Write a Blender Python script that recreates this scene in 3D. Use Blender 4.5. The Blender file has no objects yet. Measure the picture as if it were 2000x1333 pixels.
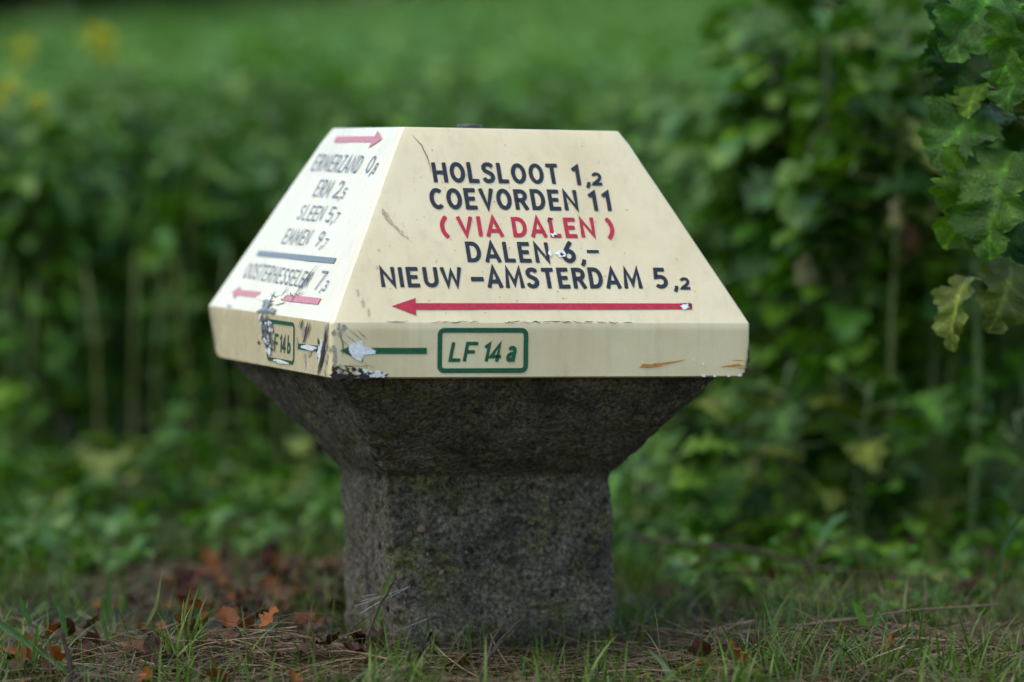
import bpy, math, random
import numpy as np
from mathutils import Matrix, Vector, Euler, noise

# ------------------------------------------------------------------ camera, sky, sun, exposure
scene = bpy.context.scene
H = 0.478                                   # height of the cap's upper rim edge above the ground
CAM = Vector((0.0588, -5.4097, 0.7845))
cam_data = bpy.data.cameras.new('camera')
cam = bpy.data.objects.new('camera', cam_data)
scene.collection.objects.link(cam)
cam.location = CAM
cam.rotation_euler = (math.pi / 2 - 0.0635, 0, 0)
cam_data.sensor_width = 36.0
cam_data.lens = 135.0
cam_data.clip_start = 0.05
cam_data.clip_end = 2000.0
cam_data.dof.use_dof = True
cam_data.dof.focus_distance = 5.16
cam_data.dof.aperture_fstop = 1.6
scene.camera = cam

SUN_AZ, SUN_EL = math.radians(-116), math.radians(66)     # behind thick cloud, high on the left
world = bpy.data.worlds.new('World')
scene.world = world
world.use_nodes = True
wn, wl = world.node_tree.nodes, world.node_tree.links
wn.clear()
sky = wn.new('ShaderNodeTexSky')
sky.sky_type = 'NISHITA'
sky.sun_disc = False
sky.sun_elevation = SUN_EL
sky.sun_rotation = SUN_AZ
sky.air_density = 1.3
sky.dust_density = 2.0
sky.ozone_density = 1.0
hsv = wn.new('ShaderNodeHueSaturation')
hsv.inputs['Saturation'].default_value = 1.0
bg = wn.new('ShaderNodeBackground')
bg.inputs['Strength'].default_value = 0.15
wo = wn.new('ShaderNodeOutputWorld')
wl.new(sky.outputs[0], hsv.inputs['Color'])
wl.new(hsv.outputs[0], bg.inputs['Color'])
wl.new(bg.outputs[0], wo.inputs['Surface'])

sun_data = bpy.data.lights.new('sun', 'SUN')
sun_data.energy = 0.65
sun_data.angle = math.radians(45)
sun_data.color = (1.0, 0.93, 0.83)
sun = bpy.data.objects.new('sun', sun_data)
scene.collection.objects.link(sun)
sd = Vector((math.sin(SUN_AZ) * math.cos(SUN_EL), math.cos(SUN_AZ) * math.cos(SUN_EL), math.sin(SUN_EL)))
sun.rotation_euler = (-sd).to_track_quat('-Z', 'Y').to_euler()
sun.location = sd * 20

scene.view_settings.view_transform = 'Standard'
scene.view_settings.look = 'None'
scene.view_settings.gamma = 1.0
scene.view_settings.exposure = 0.92
scene.render.engine = 'CYCLES'
scene.cycles.use_denoising = True
scene.cycles.max_bounces = 6
scene.cycles.transparent_max_bounces = 4

C = scene.collection
rng = np.random.default_rng(7)
random.seed(7)

# ------------------------------------------------------------------ helpers
def mesh_from(name, verts, faces, mat=None, smooth=False, attr=None):
    me = bpy.data.meshes.new(name)
    me.from_pydata([tuple(map(float, v)) for v in verts], [], [tuple(map(int, f)) for f in faces])
    if smooth:
        me.polygons.foreach_set('use_smooth', np.ones(len(me.polygons), bool))
    if attr is not None:
        a = me.color_attributes.new('tint', 'FLOAT_COLOR', 'POINT')
        col = np.ones((len(me.vertices), 4), np.float32)
        col[:, :3] = attr
        a.data.foreach_set('color', col.ravel())
    if mat is not None:
        me.materials.append(mat)
    me.update()
    return me

def fast_mesh(name, verts, quads, mat, tint=None, smooth=True):
    """verts (N,3), quads (M,4) numpy arrays"""
    me = bpy.data.meshes.new(name)
    n, m = len(verts), len(quads)
    me.vertices.add(n)
    me.vertices.foreach_set('co', np.ascontiguousarray(verts, np.float32).ravel())
    me.loops.add(m * 4)
    me.loops.foreach_set('vertex_index', np.ascontiguousarray(quads, np.int32).ravel())
    me.polygons.add(m)
    me.polygons.foreach_set('loop_start', np.arange(0, m * 4, 4, dtype=np.int32))
    me.polygons.foreach_set('use_smooth', np.full(m, smooth, bool))
    me.update(calc_edges=True)
    if tint is not None:
        a = me.color_attributes.new('tint', 'FLOAT_COLOR', 'POINT')
        col = np.ones((n, 4), np.float32)
        col[:, :3] = tint
        a.data.foreach_set('color', col.ravel())
    me.materials.append(mat)
    return me

def link(name, data, parent=None, loc=None, rot=None, scale=None, **props):
    o = bpy.data.objects.new(name, data)
    C.objects.link(o)
    if parent is not None:
        o.parent = parent
    if loc is not None:
        o.location = loc
    if rot is not None:
        o.rotation_euler = rot
    if scale is not None:
        o.scale = scale if hasattr(scale, '__len__') else (scale,) * 3
    for k, v in props.items():
        o[k] = v
    return o

def thing(name, label, cat, loc=(0, 0, 0), rot=(0, 0, 0), scale=1.0, group=None):
    o = link(name, None, None, loc, rot, scale, label=label, category=cat)
    if group:
        o['group'] = group
    return o

def hexish(name, base=(0.5, 0.5, 0.5), rough=0.5, spec=0.5):
    m = bpy.data.materials.new(name)
    m.use_nodes = True
    b = m.node_tree.nodes['Principled BSDF']
    b.inputs['Base Color'].default_value = (*base, 1)
    b.inputs['Roughness'].default_value = rough
    b.inputs['Specular IOR Level'].default_value = spec
    return m, m.node_tree.nodes, m.node_tree.links, b

def nd(nodes, t, **kw):
    n = nodes.new(t)
    for k, v in kw.items():
        if k in n.inputs:
            n.inputs[k].default_value = v
        else:
            setattr(n, k, v)
    return n

def noise_tex(nodes, links, scale, detail=4.0, rough=0.55, coord='Object', dist=0.0):
    tc = nodes.new('ShaderNodeTexCoord')
    t = nd(nodes, 'ShaderNodeTexNoise', Scale=scale, Detail=detail, Roughness=rough, Distortion=dist)
    links.new(tc.outputs[coord], t.inputs['Vector'])
    return t

def ramp(nodes, links, src, stops):
    r = nodes.new('ShaderNodeValToRGB')
    while len(r.color_ramp.elements) < len(stops):
        r.color_ramp.elements.new(0.5)
    for e, (p, c) in zip(r.color_ramp.elements, stops):
        e.position = p
        e.color = (*c, 1) if len(c) == 3 else c
    links.new(src, r.inputs['Fac'])
    return r

def mix(nodes, links, fac, a, b, blend='MIX'):
    m = nodes.new('ShaderNodeMix')
    m.data_type = 'RGBA'
    m.blend_type = blend
    for idx, v in ((0, fac), (6, a), (7, b)):
        if hasattr(v, 'links'):
            links.new(v, m.inputs[idx])
        elif idx == 0:
            m.inputs[0].default_value = v
        else:
            m.inputs[idx].default_value = (*v, 1)
    return m.outputs[2]

def bump(nodes, links, b, height, strength=0.5, distance=0.002):
    n = nodes.new('ShaderNodeBump')
    n.inputs['Strength'].default_value = strength
    n.inputs['Distance'].default_value = distance
    links.new(height, n.inputs['Height'])
    links.new(n.outputs[0], b.inputs['Normal'])

# ------------------------------------------------------------------ materials
def paint_material():
    m, n, l, b = hexish('cream_paint', (0.78, 0.70, 0.47), 0.22, 0.5)
    big = noise_tex(n, l, 9, 5, 0.6)
    c0 = ramp(n, l, big.outputs['Fac'], [(0.30, (0.72, 0.585, 0.31)), (0.55, (0.80, 0.675, 0.385)), (0.75, (0.82, 0.71, 0.42))]).outputs[0]
    sp = noise_tex(n, l, 210, 3, 0.5)
    f1 = ramp(n, l, sp.outputs['Fac'], [(0.70, (0, 0, 0)), (0.76, (1, 1, 1))]).outputs[0]
    gate = noise_tex(n, l, 14, 3, 0.6)
    f2 = ramp(n, l, gate.outputs['Fac'], [(0.50, (0, 0, 0)), (0.66, (0.8, 0.8, 0.8))]).outputs[0]
    f = mix(n, l, 1.0, f1, f2, 'MULTIPLY')
    c1 = mix(n, l, f, c0, (0.22, 0.18, 0.11))
    st = noise_tex(n, l, 22, 6, 0.7, dist=0.6)
    f3 = ramp(n, l, st.outputs['Fac'], [(0.60, (0, 0, 0)), (0.80, (0.45, 0.45, 0.45))]).outputs[0]
    c2 = mix(n, l, f3, c1, (0.48, 0.40, 0.24))
    tcs = n.new('ShaderNodeTexCoord')
    mp = nd(n, 'ShaderNodeMapping', Scale=(75.0, 75.0, 5.0))
    l.new(tcs.outputs['Object'], mp.inputs['Vector'])
    run_ = nd(n, 'ShaderNodeTexNoise', Scale=1.0, Detail=5.0, Roughness=0.6)
    l.new(mp.outputs[0], run_.inputs['Vector'])
    fr = ramp(n, l, run_.outputs['Fac'], [(0.52, (0, 0, 0)), (0.74, (0.30,) * 3)]).outputs[0]
    c2 = mix(n, l, fr, c2, (0.50, 0.43, 0.27))
    l.new(c2, b.inputs['Base Color'])
    rn = noise_tex(n, l, 40, 4, 0.6)
    rr = ramp(n, l, rn.outputs['Fac'], [(0.3, (0.16,) * 3), (0.7, (0.32,) * 3)]).outputs[0]
    l.new(rr, b.inputs['Roughness'])
    b.inputs['IOR'].default_value = 1.5
    b.inputs['Coat Weight'].default_value = 1.0
    b.inputs['Coat Roughness'].default_value = 0.10
    b.inputs['Coat IOR'].default_value = 1.55
    bump(n, l, b, noise_tex(n, l, 160, 3).outputs['Fac'], 0.10, 0.0006)
    return m

def print_material(name, col, rough=0.25):
    m, n, l, b = hexish(name, col, rough, 0.5)
    t = noise_tex(n, l, 160, 4, 0.6)
    dark = tuple(c * 0.75 for c in col)
    light = tuple(min(1, c * 1.15 + 0.006) for c in col)
    l.new(ramp(n, l, t.outputs['Fac'], [(0.35, dark), (0.7, light)]).outputs[0], b.inputs['Base Color'])
    b.inputs['IOR'].default_value = 1.45
    b.inputs['Coat Weight'].default_value = 0.6
    b.inputs['Coat Roughness'].default_value = 0.10
    b.inputs['Coat IOR'].default_value = 1.55
    return m

def concrete_material():
    m, n, l, b = hexish('weathered_concrete', (0.12, 0.115, 0.10), 0.85, 0.3)
    grain = noise_tex(n, l, 170, 6, 0.72)
    c0 = ramp(n, l, grain.outputs['Fac'], [(0.34, (0.016, 0.013, 0.009)), (0.46, (0.118, 0.098, 0.066)), (0.58, (0.235, 0.200, 0.140)), (0.72, (0.50, 0.43, 0.32))]).outputs[0]
    tc = n.new('ShaderNodeTexCoord')
    vo = nd(n, 'ShaderNodeTexVoronoi', Scale=95.0)
    l.new(tc.outputs['Object'], vo.inputs['Vector'])
    fv = ramp(n, l, vo.outputs['Distance'], [(0.16, (1, 1, 1)), (0.26, (0, 0, 0))]).outputs[0]
    sel = ramp(n, l, vo.outputs['Color'], [(0.62, (0, 0, 0)), (0.66, (0.8,) * 3)]).outputs[0]
    fs = mix(n, l, 1.0, fv, sel, 'MULTIPLY')
    c0 = mix(n, l, fs, c0, (0.30, 0.265, 0.21))
    big = noise_tex(n, l, 12, 6, 0.7)
    f = ramp(n, l, big.outputs['Fac'], [(0.36, (0.40,) * 3), (0.66, (1.25,) * 3)]).outputs[0]
    c1 = mix(n, l, 1.0, c0, f, 'MULTIPLY')
    moss = noise_tex(n, l, 19, 7, 0.75, dist=0.5)
    fm = ramp(n, l, moss.outputs['Fac'], [(0.50, (0, 0, 0)), (0.68, (0.75,) * 3)]).outputs[0]
    c2 = mix(n, l, fm, c1, mix(n, l, 1.0, c0, (0.95, 1.15, 0.30), 'MULTIPLY'))
    lich = noise_tex(n, l, 34, 4, 0.6)
    fl = ramp(n, l, lich.outputs['Fac'], [(0.69, (0, 0, 0)), (0.75, (0.7,) * 3)]).outputs[0]
    c3 = mix(n, l, fl, c2, (0.13, 0.135, 0.020))
    l.new(c3, b.inputs['Base Color'])
    bump(n, l, b, grain.outputs['Fac'], 1.0, 0.009)
    return m

def tinted(name, rough=0.5, spec=0.4, trans=0.0, tcol=None, bumpscale=None, rand=0.0, bstr=0.4, bdist=0.001):
    """Colour comes from the mesh's own per-leaf tint."""
    m, n, l, b = hexish(name, (0.1, 0.1, 0.1), rough, spec)
    at = nd(n, 'ShaderNodeAttribute', attribute_name='tint')
    col = at.outputs['Color']
    if rand:
        oi = n.new('ShaderNodeObjectInfo')
        f = ramp(n, l, oi.outputs['Random'], [(0, (1 - rand,) * 3), (1, (1 + rand,) * 3)]).outputs[0]
        col = mix(n, l, 1.0, col, f, 'MULTIPLY')
    t = noise_tex(n, l, 60, 4, 0.6)
    f = ramp(n, l, t.outputs['Fac'], [(0.3, (0.72,) * 3), (0.7, (1.25,) * 3)]).outputs[0]
    col = mix(n, l, 1.0, col, f, 'MULTIPLY')
    l.new(col, b.inputs['Base Color'])
    if bumpscale:
        bump(n, l, b, noise_tex(n, l, bumpscale, 4).outputs['Fac'], bstr, bdist)
    if trans:
        tr = n.new('ShaderNodeBsdfTranslucent')
        tc = mix(n, l, 1.0, col, tcol or (1.2, 1.5, 0.5), 'MULTIPLY')
        l.new(tc, tr.inputs['Color'])
        ms = n.new('ShaderNodeMixShader')
        ms.inputs[0].default_value = trans
        l.new(b.outputs[0], ms.inputs[1])
        l.new(tr.outputs[0], ms.inputs[2])
        l.new(ms.outputs[0], n['Material Output'].inputs['Surface'])
    return m

M_PAINT = paint_material()
M_BLACK = print_material('black_lettering_paint', (0.008, 0.008, 0.009))
M_RED = print_material('red_lettering_paint', (0.52, 0.008, 0.022))
M_PINK = print_material('faded_red_paint', (0.50, 0.10, 0.20))
M_GREEN = print_material('green_plate_paint', (0.001, 0.105, 0.045))
M_CHIP = print_material('bare_white_primer', (0.86, 0.87, 0.83), 0.6)
M_DIRT = print_material('black_grime', (0.026, 0.023, 0.017), 0.9)
M_GREY = print_material('grey_scraped_metal', (0.16, 0.17, 0.17), 0.55)
M_RUST = print_material('orange_rust_smear', (0.60, 0.25, 0.04), 0.6)
M_STAIN = print_material('brown_stain', (0.54, 0.44, 0.25), 0.5)
M_SCRATCH = print_material('thin_dark_scratch', (0.20, 0.16, 0.09), 0.6)
M_FILM = print_material('grey_grime_film', (0.42, 0.38, 0.28), 0.6)
M_CONC = concrete_material()
M_PEBBLE, _n, _l, _b = hexish('tan_pebble', (0.20, 0.145, 0.095), 0.85, 0.2)
_l.new(ramp(_n, _l, noise_tex(_n, _l, 3, 4).outputs['Fac'], [(.35, (.13, .09, .06)), (.65, (.24, .18, .12))]).outputs[0], _b.inputs['Base Color'])
M_METAL, _n, _l, _b = hexish('dark_bolt_metal', (0.03, 0.035, 0.038), 0.35, 0.5)
M_LEAF = tinted('mustard_leaf', 0.40, 0.38, 0.20, rand=0.25, bumpscale=70, bstr=0.5, bdist=0.003)
M_WET = tinted('wet_lobed_leaf', 0.38, 0.24, 0.20, rand=0.25, bumpscale=28, bstr=0.35, bdist=0.02)
M_STEM = tinted('green_stalk', 0.5, 0.4, 0.0, rand=0.2)
M_GRASS = tinted('grass_blade', 0.42, 0.3, 0.25)
M_DULL = tinted('dull_far_foliage', 0.9, 0.05)
M_STRAW = tinted('dry_straw', 0.6, 0.2)
M_DEAD = tinted('fallen_leaf', 0.5, 0.2, 0.12, (1.3, 0.9, 0.5), rand=0.35, bumpscale=120)
M_TWIG = tinted('twig_bark', 0.7, 0.3, bumpscale=200, bstr=0.8)
M_PETAL = tinted('yellow_petal', 0.5, 0.3, 0.3, (1.0, 0.9, 0.4))
M_WEB, _n, _l, _b = hexish('spider_silk', (0.75, 0.76, 0.78), 0.4, 0.5)

def soil_material():
    m, n, l, b = hexish('dark_soil', (0.03, 0.022, 0.015), 0.85, 0.3)
    g = noise_tex(n, l, 45, 8, 0.7)
    c0 = ramp(n, l, g.outputs['Fac'], [(0.3, (0.005, 0.004, 0.003)), (0.55, (0.017, 0.011, 0.007)), (0.75, (0.040, 0.026, 0.015))]).outputs[0]
    k = noise_tex(n, l, 5, 5, 0.6)
    f = ramp(n, l, k.outputs['Fac'], [(0.45, (0, 0, 0)), (0.65, (0.5,) * 3)]).outputs[0]
    l.new(mix(n, l, f, c0, (0.022, 0.034, 0.012)), b.inputs['Base Color'])
    bump(n, l, b, g.outputs['Fac'], 0.9, 0.02)
    return m
M_SOIL = soil_material()

# ------------------------------------------------------------------ ground
def fbm(x, y, s, seed=0.0):
    return noise.noise(Vector((x * s + seed, y * s - seed, seed * 0.37)))

def ground_z(x, y):
    z = 0.0
    s = min(max(0.0, y - 3.0), 34.0)
    xx = max(-9.0, min(9.0, x))
    z += 0.0385 * s * (1 + 0.085 * xx)
    near = math.exp(-((y - 0.6) / 4.0) ** 2)
    z += near * (0.016 * fbm(x, y, 2.2, 3.1) + 0.008 * fbm(x, y, 7.0, 9.2))
    z += 0.028 * math.exp(-((x + 0.33) / 0.18) ** 2 - ((y + 0.24) / 0.13) ** 2)
    z += 0.022 * math.exp(-((x - 0.45) / 0.35) ** 2 - ((y + 0.10) / 0.25) ** 2)
    return z

def spaced(lo, hi, fine_lo, fine_hi, step, grow=1.16):
    a = list(np.arange(fine_lo, fine_hi + 1e-6, step))
    d, v = step, fine_hi
    while v < hi:
        d *= grow
        v += d
        a.append(v)
    d, v = step, fine_lo
    while v > lo:
        d *= grow
        v -= d
        a.insert(0, v)
    return a

gx = spaced(-400, 400, -1.4, 1.4, 0.03)
gy = spaced(-60, 900, -0.9, 3.0, 0.03)
gv = [(x, y, ground_z(x, y)) for y in gy for x in gx]
nx = len(gx)
gf = [(j * nx + i, j * nx + i + 1, (j + 1) * nx + i + 1, (j + 1) * nx + i) for j in range(len(gy) - 1) for i in range(nx - 1)]
link('ground', fast_mesh('ground', np.array(gv), np.array(gf), M_SOIL), kind='structure')

# ------------------------------------------------------------------ the signpost
POST_ROT = Matrix.Rotation(-0.020, 4, 'X') @ Matrix.Rotation(0.0156, 4, 'Y') @ Matrix.Rotation(0.3507, 4, 'Z')
post = link('mushroom_signpost', None, label='cream mushroom-shaped road signpost with painted place names on a concrete foot', category='signpost')
post.matrix_world = Matrix.Translation((0, 0, H)) @ POST_ROT @ Matrix.Translation((0, 0, -H))
CZ = H                                            # cap's upper rim edge in the post's own frame
A2, B2, H1, H2 = 0.300, 0.1602, 0.2605, 0.0732
RUN = A2 - B2
SL = math.hypot(RUN, H1)

def rounded_ring(h, r, z, per=48, arc=4):
    """a square ring with rounded corners, starting at the front-left corner, going anticlockwise from above"""
    pts = []
    c = [(-1, -1, 180), (1, -1, 270), (1, 1, 0), (-1, 1, 90)]
    for k in range(4):
        sx, sy, a0 = c[k]
        cx, cy = sx * (h - r), sy * (h - r)
        for i in range(arc + 1):
            a = math.radians(a0 + 90 * i / arc)
            pts.append((cx + r * math.cos(a), cy + r * math.sin(a), z))
        n_ = c[(k + 1) % 4]
        p0 = pts[-1]
        a = math.radians(n_[2])
        p1 = (n_[0] * (h - r) + r * math.cos(a), n_[1] * (h - r) + r * math.sin(a), z)
        for i in range(1, per):
            t = i / per
            pts.append((p0[0] + (p1[0] - p0[0]) * t, p0[1] + (p1[1] - p0[1]) * t, z))
    return pts

def build_cap():
    prof = []                                     # half size, z, corner radius
    prof.append((0.02, H1 + 0.0005, 0.005))
    prof.append((B2 - 0.012, H1, 0.004))
    for i in range(5):                            # rounded top edge
        a = math.radians(90 - 60 * i / 4)
        prof.append((B2 - 0.004 + 0.004 * math.cos(a), H1 - 0.004 + 0.004 * math.sin(a), 0.006))
    for i in range(1, 14):
        t = 1 - i / 14
        prof.append((A2 - RUN * t, H1 * t, 0.006))
    prof.append((A2 - 0.0016, 0.0026, 0.006))
    prof.append((A2 - 0.0004, 0.0008, 0.006))
    prof.append((A2, -0.0016, 0.006))
    for i in range(1, 9):
        prof.append((A2, -0.0016 - (H2 - 0.0036) * i / 8, 0.006))
    prof.append((A2 - 0.0015, -H2 + 0.0015, 0.006))
    prof.append((A2 - 0.004, -H2, 0.006))
    prof.append((A2 - 0.02, -H2 + 0.0005, 0.006))
    prof.append((0.05, -H2 + 0.001, 0.006))
    verts, faces, n = [], [], None
    for h, z, r in prof:
        ring = rounded_ring(h, r, z)
        n = len(ring)
        verts += ring
    for j in range(len(prof) - 1):
        for i in range(n):
            k = (i + 1) % n
            faces.append((j * n + i, (j + 1) * n + i, (j + 1) * n + k, j * n + k))
    faces.append(tuple(range(n)))
    faces.append(tuple(reversed(range((len(prof) - 1) * n, len(prof) * n))))
    out = []
    for x, y, z in verts:
        d = 0.0
        if z < 0.01 and x < -0.2:                 # rear lower corner of the left side is knocked round
            t = max(0.0, (y - 0.225) / 0.075)
            lift = 0.030 * t * t
            f = (0.0 - z) / H2
            z += lift * max(0, f) ** 1.5
            x += 0.010 * t * t * max(0, f)
        v = Vector((x, y, z)) * 9
        d = 0.0008 * noise.noise(v) + 0.0003 * noise.noise(v * 5)
        # chipped lower edge at the front left corner and along the rim
        if z < -H2 + 0.012:
            e = 0.0
            if y < -0.28:
                e += 0.010 * max(0, noise.noise(Vector((x * 60, 3.3, 0.5)))) * math.exp(-((x + 0.27) / 0.045) ** 2)
                e += 0.006 * max(0, noise.noise(Vector((x * 110, 1.3, 2.5)))) * math.exp(-((x - 0.28) / 0.035) ** 2)
            z += e
        if x > 0.285 and y < -0.285 and z < -0.03:
            x -= 0.004 * max(0, noise.noise(Vector((4.2, 1.1, z * 110)))) + 0.003 * (-0.03 - z) / 0.04
        nrm = Vector((x, y, 0))
        nrm.normalize()
        out.append((x + nrm.x * d, y + nrm.y * d, z))
    me = mesh_from('cap', out, faces, M_PAINT, smooth=True)
    me.set_sharp_from_angle(angle=math.radians(11))
    return me

cap = link('cap', build_cap(), post, (0, 0, CZ))

FACE = {'F': ((0, -A2, 0), (1, 0, 0), (0, RUN / SL, H1 / SL)), 'L': ((-A2, 0, 0), (0, -1, 0), (RUN / SL, 0, H1 / SL)),
        'RF': ((0, -A2, 0), (1, 0, 0), (0, 0, 1)), 'RL': ((-A2, 0, 0), (0, -1, 0), (0, 0, 1))}

class Print:
    """flat paint lying on one face of the cap; u, v in millimetres"""
    def __init__(self, face, lift=0.9):
        o, u, v = (Vector(q) for q in FACE[face])
        self.o, self.u, self.v, self.n = o, u, v, u.cross(v)
        self.lift, self.verts, self.faces, self.k = lift, [], [], 0
    def poly(self, pts, raise_=0.0):
        base = len(self.verts)
        self.k += 1
        z = self.lift + raise_ + 0.02 * (self.k % 9)
        for a, b in pts:
            self.verts.append(self.o + self.u * (a / 1000) + self.v * (b / 1000) + self.n * (z / 1000))
        self.faces.append(tuple(range(base, base + len(pts))))
    def strip(self, left, right):
        base = len(self.verts)
        self.k += 1
        z = self.lift + 0.02 * (self.k % 9)
        for pts in (left, right):
            for a, b in pts:
                self.verts.append(self.o + self.u * (a / 1000) + self.v * (b / 1000) + self.n * (z / 1000))
        n = len(left)
        for i in range(n - 1):
            self.faces.append((base + i, base + n + i, base + n + i + 1, base + i + 1))
    def stroke(self, pts, t, closed=False, taper=False):
        P = [Vector(p) for p in pts]
        n = len(P)
        if closed:
            P = P + [P[0]]
        L, R = [], []
        for i in range(len(P)):
            if closed:
                d0 = P[i] - P[i - 1] if i > 0 else P[0] - P[-2]
                d1 = P[i + 1] - P[i] if i < len(P) - 1 else P[1] - P[0]
            else:
                d0 = P[i] - P[i - 1] if i > 0 else P[1] - P[0]
                d1 = P[i + 1] - P[i] if i < len(P) - 1 else P[-1] - P[-2]
            d0.normalize(); d1.normalize()
            n0, n1 = Vector((-d0.y, d0.x)), Vector((-d1.y, d1.x))
            m = n0 + n1
            if m.length < 1e-4:
                m = n0.copy()
            m.normalize()
            k = 1 / max(0.45, m.dot(n0))
            w = t / 2 * k
            if taper:
                w *= max(0.05, math.sin(math.pi * (i + 0.35) / (len(P) - 0.3)))
            L.append(P[i] + m * w); R.append(P[i] - m * w)
        if not closed and not taper:              # slightly rounded brush ends
            for idx, sgn in ((0, 1), (-1, -1)):
                d = (P[1] - P[0]) if idx == 0 else (P[-1] - P[-2])
                d.normalize()
                c = min(t * 0.16, (P[1] - P[0]).length * 0.4)
                e = [L[idx] + (R[idx] - L[idx]) * 0.16, R[idx] + (L[idx] - R[idx]) * 0.16]
                if idx == 0:
                    l0, r0 = L[0] + d * c, R[0] + d * c
                    L[0], R[0] = l0, r0
                    L.insert(0, e[0]); R.insert(0, e[1])
                else:
                    l0, r0 = L[-1] - d * c, R[-1] - d * c
                    L[-1], R[-1] = l0, r0
                    L.append(e[0]); R.append(e[1])
        self.strip([tuple(q) for q in R], [tuple(q) for q in L])
    def blob(self, u, v, ru, rv, seed, n=22, amp=0.45, ang=0.0):
        pts = []
        for i in range(n):
            a = 2 * math.pi * i / n
            k = 1 + amp * noise.noise(Vector((math.cos(a) * 1.7 + seed * 3.1, math.sin(a) * 1.7, seed))) * 1.6 + random.uniform(-.09, .09)
            x, y = ru * k * math.cos(a), rv * k * math.sin(a)
            pts.append((u + x * math.cos(ang) - y * math.sin(ang), v + x * math.sin(ang) + y * math.cos(ang)))
        self.poly(pts)
    def done(self, name, mat, label=None):
        me = mesh_from(name, self.verts, self.faces, mat)
        o = link(name, me, cap)
        if label:
            o['label'] = label
        return o

def arc(cx, cy, rx, ry, a0, a1, n=14):
    return [(cx + rx * math.cos(math.radians(a0 + (a1 - a0) * i / n)), cy + ry * math.sin(math.radians(a0 + (a1 - a0) * i / n))) for i in range(n + 1)]

GLYPH = {   # width, open strokes, closed strokes in a box one unit high
    'A': (.74, [[(.05, 0), (.37, .95), (.69, 0)], [(.16, .30), (.58, .30)]], []),
    'C': (.68, [arc(.38, .5, .29, .415, 48, 312, 20)], []),
    'D': (.70, [], [[(.09, .085), (.09, .915)] + arc(.30, .5, .31, .415, 90, -90, 14)]),
    'E': (.60, [[(.58, .915), (.09, .915), (.09, .085), (.59, .085)], [(.12, .51), (.52, .51)]], []),
    'F': (.58, [[(.58, .915), (.09, .915), (.09, 0)], [(.12, .49), (.50, .49)]], []),
    'H': (.72, [[(.09, 0), (.09, 1)], [(.63, 0), (.63, 1)], [(.12, .5), (.60, .5)]], []),
    'I': (.18, [[(.09, 0), (.09, 1)]], []),
    'L': (.54, [[(.09, 1), (.09, .085), (.54, .085)]], []),
    'M': (.92, [[(.07, 0), (.15, .93), (.46, .22), (.77, .93), (.85, 0)]], []),
    'N': (.72, [[(.09, 0), (.09, .90), (.63, .10), (.63, 1)]], []),
    'O': (.72, [], [arc(.36, .5, .285, .415, 0, 346, 23)]),
    'R': (.66, [[(.09, 0), (.09, .915), (.30, .915)] + arc(.34, .70, .22, .215, 85, -85, 10) + [(.30, .485), (.12, .485)], [(.34, .47), (.60, 0)]], []),
    'S': (.62, [[(.54, .78), (.49, .865), (.40, .91), (.30, .915), (.19, .885), (.11, .80), (.105, .69), (.16, .60), (.27, .545), (.38, .495), (.48, .43), (.53, .33), (.51, .21), (.43, .12), (.31, .083), (.19, .10), (.11, .16), (.06, .25)]], []),
    'T': (.62, [[(.0, .915), (.62, .915)], [(.31, .90), (.31, 0)]], []),
    'U': (.70, [[(.09, 1), (.09, .37)] + arc(.35, .345, .26, .26, 180, 360, 12) + [(.61, .37), (.61, 1)]], []),
    'V': (.68, [[(.05, 1), (.34, .09), (.63, 1)]], []),
    'W': (.98, [[(.05, 1), (.27, .10), (.49, .80), (.71, .10), (.93, 1)]], []),
    'Z': (.62, [[(.06, .915), (.53, .915), (.07, .085), (.60, .085)]], []),
    '0': (.60, [], [arc(.30, .5, .225, .415, 0, 345, 22)]),
    '1': (.34, [[(.03, .73), (.245, .90), (.245, 0)]], []),
    '2': (.62, [arc(.30, .67, .215, .245, 165, -30, 12) + [(.40, .40), (.13, .16), (.08, .085), (.60, .085)]], []),
    '3': (.58, [arc(.27, .70, .20, .215, 150, -80, 12) + arc(.27, .29, .23, .205, 80, -150, 14)], []),
    '4': (.66, [[(.44, 0), (.44, .93), (.06, .27), (.64, .27)]], []),
    '5': (.60, [[(.53, .915), (.14, .915), (.11, .54)] + arc(.28, .33, .24, .245, 118, -140, 16)], []),
    '6': (.60, [[(.46, .95), (.30, .74), (.13, .46)]], [arc(.30, .31, .215, .225, 0, 345, 18)]),
    '7': (.56, [[(.02, .915), (.50, .915), (.18, 0)]], []),
    '8': (.60, [], [arc(.30, .71, .19, .205, 0, 345, 16), arc(.30, .29, .225, .205, 0, 345, 16)]),
    '9': (.60, [[(.14, .05), (.30, .26), (.47, .54)]], [arc(.30, .69, .215, .225, 0, 345, 18)]),
    '(': (.34, [arc(.52, .5, .42, .62, 128, 232, 14)], []),
    ')': (.34, [arc(-.18, .5, .42, .62, 52, -52, 14)], []),
    ',': (.24, [[(.17, .16), (.13, .0), (.04, -.16)]], []),
    'a': (.62, [[(.10, .60), (.20, .69), (.33, .70), (.44, .65), (.48, .54), (.48, 0)], [(.47, .40), (.28, .40), (.15, .34), (.10, .22), (.15, .11), (.27, .075), (.39, .12), (.47, .22)]], []),
    'b': (.60, [[(.11, 1), (.11, 0)]], [arc(.31, .30, .20, .225, 0, 345, 16)]),
}

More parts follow.
